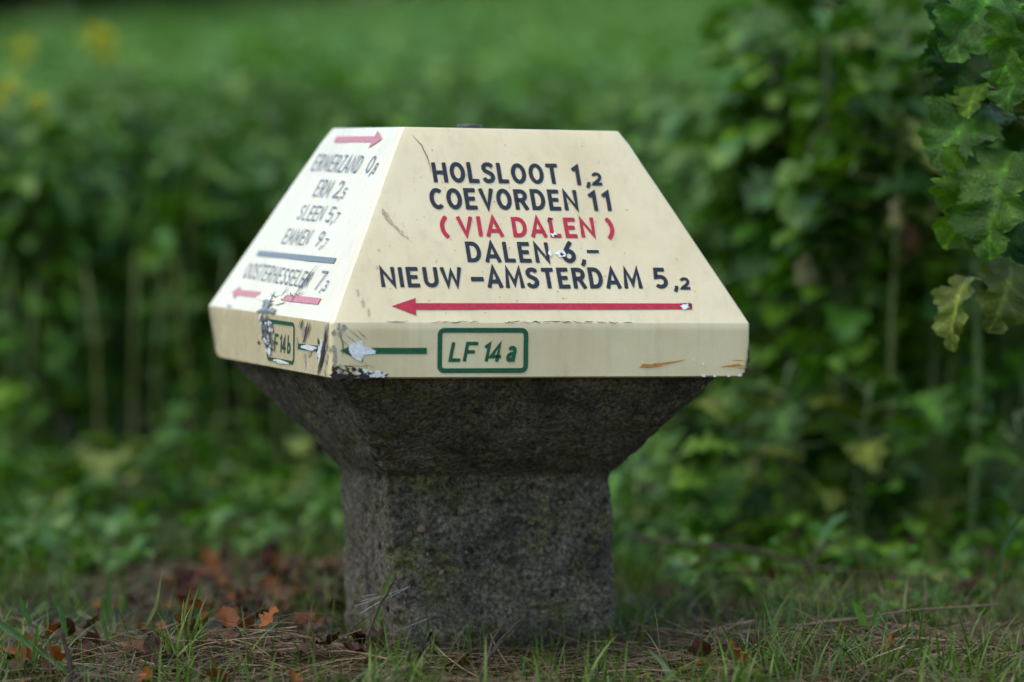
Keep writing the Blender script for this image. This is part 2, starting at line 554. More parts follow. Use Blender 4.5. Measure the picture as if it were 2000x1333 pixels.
def write(pr, text, u0, u1, v0, h, t=0.155, slant=0.0, gap=0.19, v1=None):
    total = sum(GLYPH[c][0] for c in text) + gap * (len(text) - 1)
    sx = (u1 - u0) / total
    x = 0.0
    if v1 is None:
        v1 = v0
    for c in text:
        w, op, cl = GLYPH[c]
        jx, jy, jh = random.uniform(-.012, .012), random.uniform(-.012, .012), random.uniform(-.015, .015)
        def tr(p):
            px, py = p
            f = (x + px) / total
            return (u0 + (x + px + jx) * sx + slant * py * h, v0 + (v1 - v0) * f + (py * (1 + jh) + jy) * h)
        for s in op:
            pr.stroke([tr(p) for p in s], t * h)
        for s in cl:
            pr.stroke([tr(p) for p in s], t * h, closed=True)
        x += w + gap

def line(face, runs, mat, label, t=0.190, slant=0.0, dashes=()):
    num = [r for r in runs if r[0][0] in '0123456789,']
    if face in 'FL' and num and num != runs:
        line(face, num, mat, 'painted distance after the name', t, slant, [d for d in dashes if d[0] > 0])
        runs = [r for r in runs if r not in num]
        dashes = [d for d in dashes if d[0] < 0]
    pr = Print(face)
    for r in runs:
        text, u0, u1, v0, h = r[:5]
        write(pr, text, u0, u1, v0, h, t if h > 24 or face == 'RF' else t * 1.25, slant, v1=(r[5] if len(r) > 5 else None))
    for (a, b, c, d) in dashes:
        pr.poly([(a, b), (c, b + .3), (c, d), (a, d)])
    return pr.done('lettering', mat, label)

# front slope
line('F', [('HOLSLOOT', -125.5, 55.8, 211.2, 31), ('1', 75.8, 87.6, 210.2, 30.8), (',', 94.4, 101.2, 210.4, 27), ('2', 104.3, 118.7, 210.4, 19.2)], M_BLACK, 'black painted lettering HOLSLOOT 1,2')
line('F', [('COEVORDEN', -135.5, 77.0, 170.6, 31.5), ('11', 93.9, 125.6, 170.8, 31)], M_BLACK, 'black painted lettering COEVORDEN 11')
line('F', [('(', -129.3, -113.7, 127, 32), ('VIA', -102.3, -38.3, 129.4, 30), ('DALEN', -23.8, 95.1, 129.4, 30.2), (')', 109.8, 124.4, 128, 31.5)], M_RED, 'red painted lettering ( VIA DALEN )')
line('F', [('DALEN', -95.5, 22.4, 91.0, 30.3), ('6', 41.2, 60.5, 90.5, 33), (',', 67, 74.5, 91.4, 30)], M_BLACK, 'black painted lettering DALEN 6,-', dashes=[(77.8, 105.8, 95.3, 110.4)])
line('F', [('NIEUW', -222.3, -107.9, 53.1, 30), ('AMSTERDAM', -72.1, 149.3, 52.3, 31), ('5', 167.9, 188.1, 52.4, 31), (',', 196.0, 202.5, 52.5, 28), ('2', 206.0, 220.5, 51.9, 17.8)], M_BLACK, 'black painted lettering NIEUW-AMSTERDAM 5,2', dashes=[(-95.4, 62.0, -77.4, 68.6)])
pr = Print('F')
pr.poly([(-212.8, 24.7), (-180.5, 11.6), (-177.6, 36.8)])
pr.poly([(-181, 19.8), (216.7, 21.1), (218.0, 30.2), (-180.5, 29.2)])
pr.done('arrow', M_RED, 'long red arrow pointing left under the place names')
# front rim: green arrow and numbered frame
pr = Print('RF')
pr.poly([(-287.2, -36.2), (-255.3, -51.2), (-255.5, -22.2)])
pr.poly([(-256, -40.5), (-166.8, -40.6), (-166.9, -32.5), (-256, -32.4)])
pr.done('arrow', M_GREEN, 'green arrow pointing left with its head scraped white')

def frame(face, u0, u1, v0, v1, t=6.4, r=9.5, skip=()):
    pr = Print(face)
    h = t / 2
    pts = []
    for cx, cy, a0 in ((u1 - r, v1 - r, 0), (u0 + r, v1 - r, 90), (u0 + r, v0 + r, 180), (u1 - r, v0 + r, 270)):
        pts += arc(cx, cy, r - h, r - h, a0, a0 + 90, 6)
    pr.stroke(pts, t, closed=True)
    return pr.done('plate_frame', M_GREEN, 'green rounded frame round the route number')
frame('RF', -151.8, -23.9, -66.1, -6.0)
line('RF', [('L', -136.9, -119.9, -50.9, 25.8), ('F', -117.2, -99.5, -50.9, 25.8), ('1', -89.2, -81, -51, 25.8), ('4', -79.2, -63.0, -51, 25.8), ('a', -55.4, -42.4, -51, 27.0)], M_GREEN, 'green italic lettering LF 14a', t=0.185, slant=0.19)
# left slope
line('L', [('ERMERZAND', -147, 73, 225.0, 29, 222.3), ('0', 104, 128, 222.3, 29), (',', 131, 138, 222, 25), ('8', 138, 152, 221.8, 18.5)], M_BLACK, 'black lettering ERMERZAND 0,8 washed out by sky glare', t=0.115)
line('L', [('ERM', -74, -1, 183.6, 29), ('2', 19, 46, 183, 29), (',', 51, 57, 183, 25), ('5', 57, 71, 182.8, 18)], M_BLACK, 'black lettering ERM 2,5 washed out by sky glare', t=0.115)
line('L', [('SLEEN', -92, 24, 146, 25.5), ('5', 42, 68, 145.3, 26), (',', 74, 80, 145.2, 23), ('7', 81, 96, 145.2, 17)], M_BLACK, 'black lettering SLEEN 5,7 washed out by sky glare', t=0.115)
line('L', [('EMMEN', -103, 19, 107.4, 26), ('9', 55, 78, 107.2, 26), (',', 84, 90, 107, 23), ('7', 91, 105, 106, 16)], M_BLACK, 'black lettering EMMEN 9,7 washed out by sky glare', t=0.115)
line('L', [('OOSTERHESSELEN', -203, 117, 49, 26.5, 44.5), ('7', 150, 178, 44, 30), (',', 184, 190, 44, 25), ('3', 190, 206, 43.5, 17)], M_BLACK, 'black lettering OOSTERHESSELEN 7,3 washed out by sky glare', t=0.115)
pr = Print('L')
pr.poly([(-190, 86.4), (182, 84.9), (182, 93.4), (-190, 94.6)])
pr.done('divider_bar', M_BLACK, 'dark bar between the two lists of names')
pr = Print('L')
pr.poly([(-107, 272), (70, 271.8), (70, 281.0), (-107, 281.5)])
pr.poly([(68, 262), (106.1, 276.4), (68, 290)])
pr.done('arrow', M_RED, 'faded red arrow pointing right at the top of the shiny side')
pr = Print('L')
pr.poly([(-214, 26.4), (-186, 15.8), (-186, 37.2)])
pr.poly([(-187, 22), (207, 23.5), (207, 33), (-187, 31.2)])
pr.done('arrow', M_RED, 'faded red arrow pointing left with its middle worn away')
# left rim
frame('RL', 8.5, 139, -63.5, -6.0, t=5.2)
line('RL', [('L', 20, 38, -49.5, 25), ('F', 43, 61, -49.5, 25), ('1', 70, 78, -49.5, 25), ('4', 81, 99, -49.5, 25), ('b', 105, 121, -49.5, 25)], M_GREEN, 'green italic lettering LF 14b partly scraped off', t=0.16, slant=0.12)
pr = Print('RL')
pr.poly([(157, -41.0), (247, -40.0), (247, -32.2), (157, -33.5)])
pr.poly([(245, -50.5), (276, -36), (245, -21.5)])
pr.done('arrow', M_GREEN, 'green arrow pointing right with its middle scraped white')

# wear on the paint: chips, scratches, grime
def wear(name, face, mat, blobs=(), strokes=(), lift=1.25, label=None):
    if name == 'paint_chip' and len(blobs) > 1:   # every chip is a piece of its own
        for k, bl in enumerate(blobs):
            wear(name, face, mat, [bl], [], lift + .05 * (k % 6), label if k == 0 else None)
        return
    pr = Print(face, lift)
    for i, bl in enumerate(blobs):
        pr.blob(*bl[:4], seed=bl[4], ang=(bl[5] if len(bl) > 5 else 0), amp=(bl[6] if len(bl) > 6 else 0.45))
    for pts, t in strokes:
        P = [Vector(p) for p in pts]
        fine = []
        for i in range(len(P) - 1):
            k = max(2, int((P[i + 1] - P[i]).length / 2.2))
            for j in range(k):
                q = P[i].lerp(P[i + 1], j / k)
                fine.append((q.x + random.uniform(-.35, .35), q.y + random.uniform(-.35, .35)))
        fine.append(tuple(P[-1]))
        pr.stroke(fine, t, taper=True)
    o = pr.done(name, mat, label)
    if len(blobs) + len(strokes) > 1:
        o['kind'] = 'stuff'
    return o

pr = Print('RF', 1.3)
chip = [(-275.7, -27.4), (-265, -24.8), (-255.8, -21.8), (-254.9, -31.2), (-245.8, -32.0), (-237.9, -36.6), (-238.8, -40.2), (-248, -40.8), (-254.6, -41.2), (-257.3, -50.4), (-264, -48.0), (-270.5, -44.2), (-274.9, -35.8)]
cp = []
for i in range(len(chip)):
    a_, b_ = chip[i], chip[(i + 1) % len(chip)]
    for t_ in (0, .33, .66):
        cp.append((a_[0] + (b_[0] - a_[0]) * t_ + random.uniform(-.5, .5), a_[1] + (b_[1] - a_[1]) * t_ + random.uniform(-.5, .5)))
pr.poly(cp)
pr.done('paint_chip', M_CHIP, 'white paint chip across the head of the green arrow')
wear('paint_chip', 'RF', M_CHIP, [(-259, -57, 1.4, 1.0, 2.3)], label=None)
wear('paint_chip', 'RF', M_CHIP, [(-254, -65.0, 9, 3.6, 3.3), (-236, -66.0, 6.5, 4.0, 7.7), (-228, -69, 4, 2.4, 1.7), (-242, -69, 6, 2, 9.1)], label='white paint chips on the lower rim edge near the corner')
gb = []
for i in range(80):
    u = -297 + abs(random.gauss(0, 30))
    v = -73 + abs(random.gauss(0, 7.5)) * math.exp(-(u + 297) / 70)
    gb.append((u, v, random.uniform(1.2, 4.5), random.uniform(.8, 2.6), i * 1.37, random.uniform(-.5, .5)))
wear('grime', 'RF', M_DIRT, gb, [([(-284, -56), (-270, -57), (-264, -61)], 1.6), ([(-290, -60), (-276, -62), (-270, -66)], 1.4)], label='black grime creeping up the lower front corner')
wear('scratch', 'RF', M_SCRATCH, [], [([(-264, -8), (-256, -16), (-249, -22)], .8), ([(-276, -8), (-262, -18), (-255, -25)], .8), ([(-281, -14), (-268, -24), (-262, -30)], .7), ([(-284, -22), (-275, -31)], .7), ([(-276, -52), (-262, -57), (-246, -56), (-236, -60)], .8), ([(-288, -10), (-283, -28), (-284, -44)], 1.8), ([(-252, -52), (-250, -60)], .7)])
wear('rust_smear', 'RF', M_RUST, [(146, -57, 9, 2.2, 1.2, .05), (160, -55.5, 8, 1.6, 2.2, .1)], [([(139, -58.5), (152, -57.5), (172, -54), (192, -51)], 3.4), ([(168, -55), (185, -52.5), (204, -49)], 2.0), ([(150, -60), (170, -57)], 1.2)], label='orange rust smear low on the front rim')
wear('rust_smear', 'RF', M_RUST, [(276, -57, 8, 1.6, 4.2, .05)], [([(254, -59), (275, -57), (294, -57.5)], 2.6), ([(272, -50), (292, -50)], 1.2), ([(282, -61), (296, -60)], 1.6)])
wear('paint_chip', 'RF', M_CHIP, [(231, -70.5, 3.2, 2.0, 3.1), (247, -71, 2.6, 1.6, 5.9), (268, -70.4, 2.4, 1.8, 8.2), (284, -70, 2.5, 2.0, 4.6), (230, -55, 1.5, 1.8, 6.6), (216, -49, 1.2, 1.2, 2.6)])
wear('grime', 'RF', M_DIRT, [(295, -63, 2.5, 5.5, 2.4), (293, -69, 4.5, 2.5, 3.9), (297, -40, 1.0, 5, 1.9), (297, -50, 1.2, 4, 4.4)])
wear('edge_crack', 'F', M_DIRT, [], [([(-225 + i * 11, 1.5 + random.uniform(-1.2, 1.6)) for i in range(4)], 1.1)] + [([(u + 5 * k + random.uniform(-2, 2), 1.2 + random.uniform(-1.4, 1.4)) for k in range(4)], random.uniform(.7, 1.6)) for u in (-160, -148, -135, -122, -108, -60, -48, -35, -20, -5, 8, 22, 38, 55, 72, 90, 112)], label='dark crack line where the slope meets the rim')
wear('scratch', 'F', M_SCRATCH, [], [([(-148, 285), (-136, 268), (-130, 250), (-128, 232), (-128, 224)], 1.5)], label='thin curved scratch in the upper corner of the front slope')
wear('stain', 'F', M_STAIN, [(-200, 157, 3.2, 7, 3.2, .3), (-196, 150, 2.0, 4, 4.9), (-205, 165, 1.6, 4, 1.1), (-183, 134, 2.2, 3.0, 2.1), (-188, 141, 1.5, 4, 6.3, .6), (-176, 128, 1.4, 1.4, 9.9), (-219, 108, 1.4, 1.4, 1.3), (-225, 82, 1.6, 2.2, 5.2), (-252, 30, 2, 5, 3.6), (-246, 16, 1.5, 6, 2.7), (-257, 45, 1.3, 5, 8.1)], [([(-205, 172), (-196, 150), (-184, 133), (-172, 122)], 2.0)])
wear('paint_chip', 'F', M_CHIP, [(34.5, 133, 5.0, 3.0, 2.0), (38, 104, 6.5, 5, 4.2), (24, 104, 2.4, 4, 6.6), (208, 26.0, 7, 3.6, 3.7, .15)], label='white paint chips among the red and black letters')
wear('grime', 'F', M_DIRT, [(36.5, 131.5, 2.6, 1.4, 1.6), (33, 157, 4.0, 1.0, 7.2), (29.5, 154, 1.4, 1.6, 3.8), (40, 103, 2.8, 2.4, 5.4), (214, 27.5, 2.6, 2.6, 1.2), (206, 29.4, 5, .8, 2.9)], lift=1.6)
sp = []
for i in range(90):
    sp.append((random.uniform(-235, 230), random.uniform(8, 282), random.uniform(.4, 1.0), random.uniform(.4, .9), i * 2.1))
wear('speck', 'F', M_SCRATCH, [s for s in sp if abs(s[0]) < 262 - 0.44 * s[1]])
# shiny side: impact scar
wear('paint_chip', 'L', M_PAINT, [(-42, 27, 38, 7, 2.6, 0, .4), (14, 27.5, 36, 7, 4.4, 0, .4), (30, 20, 24, 4, 1.4)], label='worn white patch through the lower faded arrow')
wear('scratch', 'L', M_DIRT, [(-5, 3, 22, 2.2, 3.1), (30, 2.4, 16, 1.6, 1.9), (-36, 2, 10, 1.2, 8.2)],
     [([(118, 82), (100, 60), (92, 40), (85, 16)], 4.5), ([(112, 70), (104, 56), (96, 42)], 6), ([(40, 45), (36, 36), (30, 28)], 4), ([(-10, 38), (-6, 20), (-2, 4)], 6), ([(-24, 30), (10, 26), (24, 31)], 2.2), ([(14, 12), (24, 5)], 2.5), ([(80, 36), (98, 33), (122, 40)], 2.0), ([(60, 36), (74, 32), (84, 30)], 2.2), ([(-30, 20), (-22, 6)], 2)], lift=1.6, label='black gouges across the lower shiny side')
wear('scrape', 'L', M_GREY, [(-16, 14, 20, 6, 2.9), (-6, 5, 26, 4, 4.9), (26, 6, 12, 4, 7.7), (-190, 4.5, 10, 1.5, 6.1)], lift=1.45)
bl, bd, bc = [], [], []
for i in range(46):
    t = random.random()
    u = -22 + 48 * t + random.gauss(0, 9)
    v = -3 - 55 * t * random.random() ** .4 + random.gauss(0, 3)
    v = min(-2, max(-66, v))
    bl.append((u, v, random.uniform(3, 9), random.uniform(2, 6), i * 1.7))
    if random.random() < .6:
        bd.append((u + random.uniform(-5, 5), v + random.uniform(-4, 4), random.uniform(1.5, 5), random.uniform(.6, 2.6), i * 2.9))
    if random.random() < .35:
        bc.append((u + random.uniform(-8, 8), max(-64, v + random.uniform(-4, 4)), random.uniform(2, 5), random.uniform(1, 3.5), i * 3.7))
wear('scrape', 'RL', M_GREY, bl, [([(-18, -4), (-14, -18), (-10, -33)], 8)], label='grey scraped patch over the route plate')
wear('grime', 'RL', M_DIRT, bd + [(-30, -41, 5, 2.4, 3.3), (-10, -33, 4, 4, 2.1)], lift=1.5)
wear('paint_chip', 'RL', M_CHIP, bc + [(205, -36.5, 34, 3.2, 3.3, 0, .25), (255, -42, 7, 10, 4.8), (78, -62, 38, 2.6, 5.6, 0, .4), (20, -50, 7, 5, 8.8), (262, -30, 5, 6, 1.2)], lift=1.4, label='white chips through the green arrow and frame')
cr = []
for i in range(9):
    o = random.uniform(-7, 7)
    cr.append(([(283 + o * .5, -4 - abs(o)), (279 + o, -22), (268 + o, -42), (255 + o, -60), (248 + o * .6, -71)], random.uniform(2, 5)))
wear('scratch', 'RL', M_DIRT, [], cr + [([(180, -1), (172, -8), (170, -16)], 5), ([(204, -1), (196, -12), (188, -26), (178, -33)], 6), ([(214, -2), (205, -14), (198, -24)], 4), ([(170, 0), (160, -12)], 2)], lift=1.6, label='black crack down the front corner of the rim')
gg = [(random.uniform(150, 288), random.uniform(-58, -10), random.uniform(2, 9), random.uniform(3, 9), i * 1.9) for i in range(10)]
gw = [(random.uniform(272, 298), random.uniform(-70, -2), random.uniform(1, 4), random.uniform(2, 6), i * 1.1) for i in range(16)]
wear('grime', 'RL', M_FILM, gg, lift=0.5, label='grey grime film near the rim corner')
wear('scrape', 'RL', M_FILM, gw, lift=1.2)
wear('grime', 'RF', M_FILM, [(random.uniform(-297, -278), random.uniform(-70, -4), random.uniform(2, 5), random.uniform(3, 9), i * 1.3) for i in range(10)], lift=.5)

# concrete foot
PROF = [  # z below the rim edge, half width, half depth, offset x, offset y, corner chamfers FL FR BR BL
    (-0.066, .2800, .2800, -.003, .000, (.008, .022, .05, .012)),
    (-0.090, .2640, .2610, -.002, .000, (.008, .024, .05, .014)),
    (-0.150, .2180, .2010, .004, .000, (.008, .026, .05, .016)),
    (-0.212, .1760, .1270, .011, .003, (.008, .026, .05, .018)),
    (-0.2185, .1700, .1180, .013, .003, (.007, .026, .05, .018)),
    (-0.2245, .1685, .1160, .014, .003, (.006, .026, .05, .018)),
    (-0.300, .1670, .1170, .017, .003, (.006, .026, .05, .018)),
    (-0.400, .1660, .1230, .022, .003, (.008, .026, .05, .018)),
    (-0.580, .1660, .1280, .028, .003, (.016, .030, .05, .018)),
]
def stem_section(z):
    for a, b in zip(PROF, PROF[1:]):
        if a[0] >= z >= b[0]:
            t = (a[0] - z) / (a[0] - b[0])
            L = lambda p, q: p + (q - p) * t
            return [L(a[i], b[i]) for i in range(1, 5)] + [[L(p, q) for p, q in zip(a[5], b[5])]]
    return list(PROF[-1][1:5]) + [list(PROF[-1][5])]

def build_foot():
    rings, per = [], []
    zs = np.arange(-0.066, -0.58, -0.0034)
    NB = 66
    verts, n = [], 0
    for z in zs:
        hx, hy, ox, oy, ch = stem_section(z)
        c = [(-hx, -hy), (hx, -hy), (hx, hy), (-hx, hy)]
        out = []
        corner = []
        for k in range(4):
            p = Vector(c[k]); a = Vector(c[k - 1]); b = Vector(c[(k + 1) % 4])
            corner.append((p + (a - p).normalized() * ch[k], p + (b - p).normalized() * ch[k], p))
        for k in range(4):
            s, e, p = corner[k]
            for i in range(10):
                t = i / 10
                q = s * (1 - t) ** 2 + p * 2 * t * (1 - t) * .35 + (s + e) * t * (1 - t) * .65 + e * t * t
                out.append(q)
            e2 = corner[(k + 1) % 4][0]
            for i in range(NB):
                out.append(e.lerp(e2, i / NB))
        n = len(out)
        for q in out:
            x, y = q.x + ox, q.y + oy
            v = Vector((x, y, z))
            r = Vector((q.x / hx ** 2, q.y / hy ** 2)) if True else q
            r.normalize()
            g = noise.noise(v * 95)
            d = 0.0060 * noise.noise(v * 13) + 0.0034 * noise.noise(v * 40) + 0.0022 * g
            pit = noise.noise(v * 60 + Vector((7, 3, 1)))
            if pit > 0.26:
                d -= (pit - 0.26) * 0.026
            gr = noise.noise(v * 190 + Vector((1, 8, 3)))
            d += 0.0020 * gr
            ed = min(abs(abs(q.x) - hx), abs(abs(q.y) - hy))
            verts.append((x + r.x * d, y + r.y * d, z + 0.0008 * g))
    faces = []
    m = len(zs)
    for j in range(m - 1):
        for i in range(n):
            k = (i + 1) % n
            faces.append((j * n + i, (j + 1) * n + i, (j + 1) * n + k, j * n + k))
    return fast_mesh('concrete_foot', np.array([tuple(v) for v in verts]), np.array(faces), M_CONC)

foot = link('concrete_foot', build_foot(), post, (0, 0, CZ), label='dark rough concrete foot flaring up under the cap, mossy and pitted')

def pebble_mesh(seed):
    v, f = [], []
    for j in range(7):
        a = math.pi * j / 6
        for i in range(10):
            b = 2 * math.pi * i / 10
            p = Vector((math.sin(a) * math.cos(b), math.sin(a) * math.sin(b), math.cos(a)))
            p *= 1 + 0.22 * noise.noise(p * 1.3 + Vector((seed, 0, 0)))
            v.append(p)
    for j in range(6):
        for i in range(10):
            f.append((j * 10 + i, (j + 1) * 10 + i, (j + 1) * 10 + (i + 1) % 10, j * 10 + (i + 1) % 10))
    return mesh_from('pebble', v, f, M_PEBBLE, True)
pm = [pebble_mesh(1.0), pebble_mesh(4.0), pebble_mesh(8.0)]
for i, (u, z, s) in enumerate([(-.124, -.291, .0072), (-.116, -.327, .0036), (-.098, -.352, .0055), (-.137, -.353, .0038), (.082, -.258, .004), (-.133, -.312, .003), (-.128, -.40, .004),
                               (.06, -.285, .0045), (-.06, -.325, .004), (.11, -.375, .0042), (.0, -.41, .0045), (.13, -.29, .0035), (-.03, -.275, .0035), (.09, -.30, .003), (-.11, -.265, .0035),
                               (.03, -.30, .003), (-.01, -.36, .003), (.1, -.33, .003), (-.05, -.25, .003), (.05, -.41, .0035), (-.09, -.39, .003)]):
    hx, hy, ox, oy, ch = stem_section(z)
    link('pebble', pm[i % 3], foot, (u + ox, oy - hy + 0.0015, z), (0.3 * i, 0.2, i), (s, s * .55, s * .92))

# bolt on top of the cap
def lathe(name, prof, mat, seg=20):
    v, f = [], []
    for r, z in prof:
        for i in range(seg):
            a = 2 * math.pi * i / seg
            v.append((r * math.cos(a), r * math.sin(a), z))
    for j in range(len(prof) - 1):
        for i in range(seg):
            f.append((j * seg + i, j * seg + (i + 1) % seg, (j + 1) * seg + (i + 1) % seg, (j + 1) * seg + i))
    return mesh_from(name, v, f, mat, True)
bolt = link('top_bolt', lathe('top_bolt', [(0.0, 0), (.017, 0), (.0175, .005), (.0165, .0075), (.008, .0082), (.0, .0084)], M_METAL), post, (-.018, -.035, CZ + H1 - .001), label='dark flat bolt head on top of the cap')

# ------------------------------------------------------------------ plants
def leaf_template(kind, rows, cols, L=1.0, seed=0):
    """a lobed blade along +X, one unit long; cols must be odd"""
    r = np.random.default_rng(100 + seed)
    T = np.linspace(0, 1, rows)
    if kind == 'mustard':
        env = 0.36 * np.sin(np.pi * np.clip(T, 0, 1) ** 0.75) ** 0.7
        ph = r.uniform(-.4, .4)
        lob = 1 - 0.58 * (0.5 + 0.5 * np.cos(2 * np.pi * (T * 3.2 + .1 + ph * .3))) * (1 - 0.6 * T)
        teeth = 1 + 0.10 * np.sin(2 * np.pi * T * 11 + r.uniform(0, 6))
        wl = env * lob * teeth
        wr = env * np.roll(lob, 1) * (1 + 0.10 * np.sin(2 * np.pi * T * 11 + r.uniform(0, 6)))
        wl[0] = wr[0] = 0.012
        wl[-1] = wr[-1] = 0.02
    elif kind == 'broad':
        env = 0.50 * np.sin(np.pi * np.clip(T, 0, 1) ** 0.70) ** 0.7
        ph = r.uniform(0, 1, 2)
        sides = []
        for k in range(2):
            c_ = np.abs(np.sin(np.pi * (T * 3.1 + ph[k])))
            saw = (T * 11 + ph[k] * 3) % 1.0
            sides.append(env * (0.50 + 0.50 * c_ ** .75) * (0.88 + 0.20 * saw))
        wl, wr = sides
        wl[0] = wr[0] = 0.012
        wl[-1] = wr[-1] = 0.03
    elif kind == 'oak':
        env = 0.30 * np.sin(np.pi * T ** 1.25) ** 0.6
        lob = 1 - 0.38 * (0.5 + 0.5 * np.cos(2 * np.pi * T * 4.2))
        wl = env * lob + .006
        wr = env * np.roll(lob, 1) + .006
    else:
        env = 0.27 * np.sin(np.pi * T ** 0.85) ** 0.8
        wl = env * (1 + 0.06 * np.sin(2 * np.pi * T * 9)) + .004
        wr = env * (1 + 0.06 * np.sin(2 * np.pi * T * 9 + 1)) + .004
    V = np.zeros((rows, cols, 3))
    half = cols // 2
    for c in range(cols):
        s = (c - half) / half
        w = np.where(s < 0, wl, wr)
        V[:, c, 0] = T + 0.10 * abs(s) * env * (1 if kind != 'oak' else .6)
        V[:, c, 1] = s * w
        fold = 0.30 * np.abs(s) * w
        wave = 0.045 * abs(s) * np.sin(2 * np.pi * T * 4.3 + r.uniform(0, .8) + (0 if s < 0 else 2)) + 0.02 * np.sin(9 * T + 5 * s)
        V[:, c, 2] = fold + wave * np.sin(np.pi * T)
    V *= L
    q = []
    for j in range(rows - 1):
        for c in range(cols - 1):
            a = j * cols + c
            q.append((a, a + 1, a + cols + 1, a + cols))
    return V.reshape(-1, 3), np.array(q)

def bend(V, total):
    """curl a blade downwards along its length"""
    x = V[:, 0]
    a = total * np.clip(x, 0, None)
    k = np.where(abs(total) < 1e-3, 1e-3, total)
    X = np.sin(a) / k
    Z = (np.cos(a) - 1) / k
    out = V.copy()
    out[:, 0] = X + V[:, 2] * np.sin(a)
    out[:, 2] = Z + V[:, 2] * np.cos(a)
    return out

def rotm(yaw, pitch, roll):
    return np.array(Euler((roll, -pitch, yaw), 'XYZ').to_matrix())

class Bag:
    def __init__(self):
        self.v, self.q, self.t, self.n = [], [], [], 0
    def add(self, V, Q, col):
        self.v.append(V); self.q.append(Q + self.n)
        c = np.empty((len(V), 3)); c[:] = col
        self.t.append(c); self.n += len(V)
    def mesh(self, name, mat):
        return fast_mesh(name, np.concatenate(self.v), np.concatenate(self.q), mat, np.concatenate(self.t))

def tube(path, radii, seg=6):
    P = np.array(path, float)
    V, Q = [], []
    up = np.array([0.13, 0.31, 0.94])
    for i in range(len(P)):
        d = P[min(i + 1, len(P) - 1)] - P[max(i - 1, 0)]
        d = d / (np.linalg.norm(d) + 1e-9)
        a = np.cross(d, up if abs(d @ up) < .95 else np.array([1, 0, 0])); a /= np.linalg.norm(a) + 1e-9
        b = np.cross(d, a)
        for k in range(seg):
            t = 2 * math.pi * k / seg
            V.append(P[i] + radii[i] * (a * math.cos(t) + b * math.sin(t)))
    for i in range(len(P) - 1):
        for k in range(seg):
            Q.append((i * seg + k, i * seg + (k + 1) % seg, (i + 1) * seg + (k + 1) % seg, (i + 1) * seg + k))
    e = len(P) - 1
    for k in range(1, seg - 2, 2):
        Q.append((e * seg, e * seg + k, e * seg + k + 1, e * seg + min(k + 2, seg - 1)))
    return np.array(V), np.array(Q)

LEAVES_LO = [leaf_template('mustard', 12, 5, seed=i) for i in range(5)]
def green(r, yellow=0.006):
    g = r.uniform(0, 1)
    c = np.array([0.044, 0.118, 0.006]) * (1 - g) + np.array([0.105, 0.215, 0.010]) * g
    if r.uniform() < 0.25:
        c = c * np.array([0.8, 1.0, 2.2])
    if r.uniform() < yellow:
        c = np.array([0.24, 0.20, 0.04])
    return c

def plant_meshes(seed, height, n_leaf, lo, size, spread=0.16, yellow=0.04, branches=5, stalk=0.006):
    r = np.random.default_rng(seed)
    st, fo = Bag(), Bag()
    lean = r.uniform(-.06, .06, 2)
    def axis(t):
        return np.array([lean[0] * t * t * height + .012 * math.sin(5 * t + seed), lean[1] * t * t * height, height * t])
    ts = np.linspace(0, 1, 9)
    V, Q = tube([axis(t) for t in ts], [stalk * (1 - .6 * t) for t in ts])
    sc = np.array([0.10, 0.14, 0.035]) * r.uniform(.7, 1.3)
    st.add(V, Q, sc)
    tips = [(axis, 0.0, 1.0)]
    for b in range(branches):
        t0 = r.uniform(.42, .85)
        base = axis(t0)
        yaw = r.uniform(0, 2 * math.pi)
        ln = r.uniform(.14, .34) * height * (1.2 - .5 * t0)
        d = np.array([math.cos(yaw) * .62, math.sin(yaw) * .62, 1.0]); d /= np.linalg.norm(d)
        f = (lambda base, d, ln: (lambda t: base + d * ln * t + np.array([0, 0, .03 * t * t])))(base, d, ln)
        V, Q = tube([f(t) for t in (0, .33, .66, 1)], [stalk * .5, stalk * .45, stalk * .35, stalk * .2], 5)
        st.add(V, Q, sc)
        tips.append((f, 0.25, 1.0))
    for i in range(n_leaf):
        if r.uniform() < .5:
            f, a, b = tips[0]; t = lo + (1 - lo) * r.uniform() ** (.8 if i % 3 else 1.6)
        else:
            f, a, b = tips[r.integers(len(tips))]; t = r.uniform(a if f is not axis else lo, 1)
        p = f(t)
        zf = p[2] / height
        yaw = r.uniform(0, 2 * math.pi)
        s = size * r.uniform(.55, 1.25) * (1.15 - .35 * zf)
        pl = s * r.uniform(.2, .6)
        el = r.uniform(.1, .8)
        d = np.array([math.cos(yaw) * math.cos(el), math.sin(yaw) * math.cos(el), math.sin(el)])
        tip = p + d * pl
        V, Q = tube([p, p + d * pl * .5 + np.array([0, 0, .004]), tip], [.0018, .0015, .0012], 4)
        col = green(r, yellow)
        st.add(V, Q, sc)
        T, Q = LEAVES_LO[r.integers(len(LEAVES_LO))]
        L = bend(T, r.uniform(.3, 1.9)) * s
        L[:, 1] *= r.uniform(.8, 1.25)
        L = L @ rotm(yaw + r.uniform(-.3, .3), el * .6 + r.uniform(-.5, .25), r.uniform(-.5, .5)).T + tip
        fo.add(L, Q, col)
    return st.mesh('stalk', M_STEM), fo.mesh('foliage', M_LEAF)

PROTO = [plant_meshes(20 + i, (0.74, 0.80, 0.70, 0.78, 0.72, 0.84)[i], 165, .18, .080, yellow=.0) for i in range(6)]

def put_plant(proto, x, y, rz, s, label, group, name='mustard_plant', cat='plant', sz=1.0):
    o = thing(name, label, cat, (x, y, ground_z(x, y) - 0.01), (0, 0, rz), (s, s, s * sz), group)
    link('stalk', proto[0], o)
    link('foliage', proto[1], o)
    return o

def world_x(px, y):
    """width of the view at depth y, used only to keep planting inside what the photo shows"""
    return CAM.x + (px - 1000) / 7500 * (y - CAM.y)

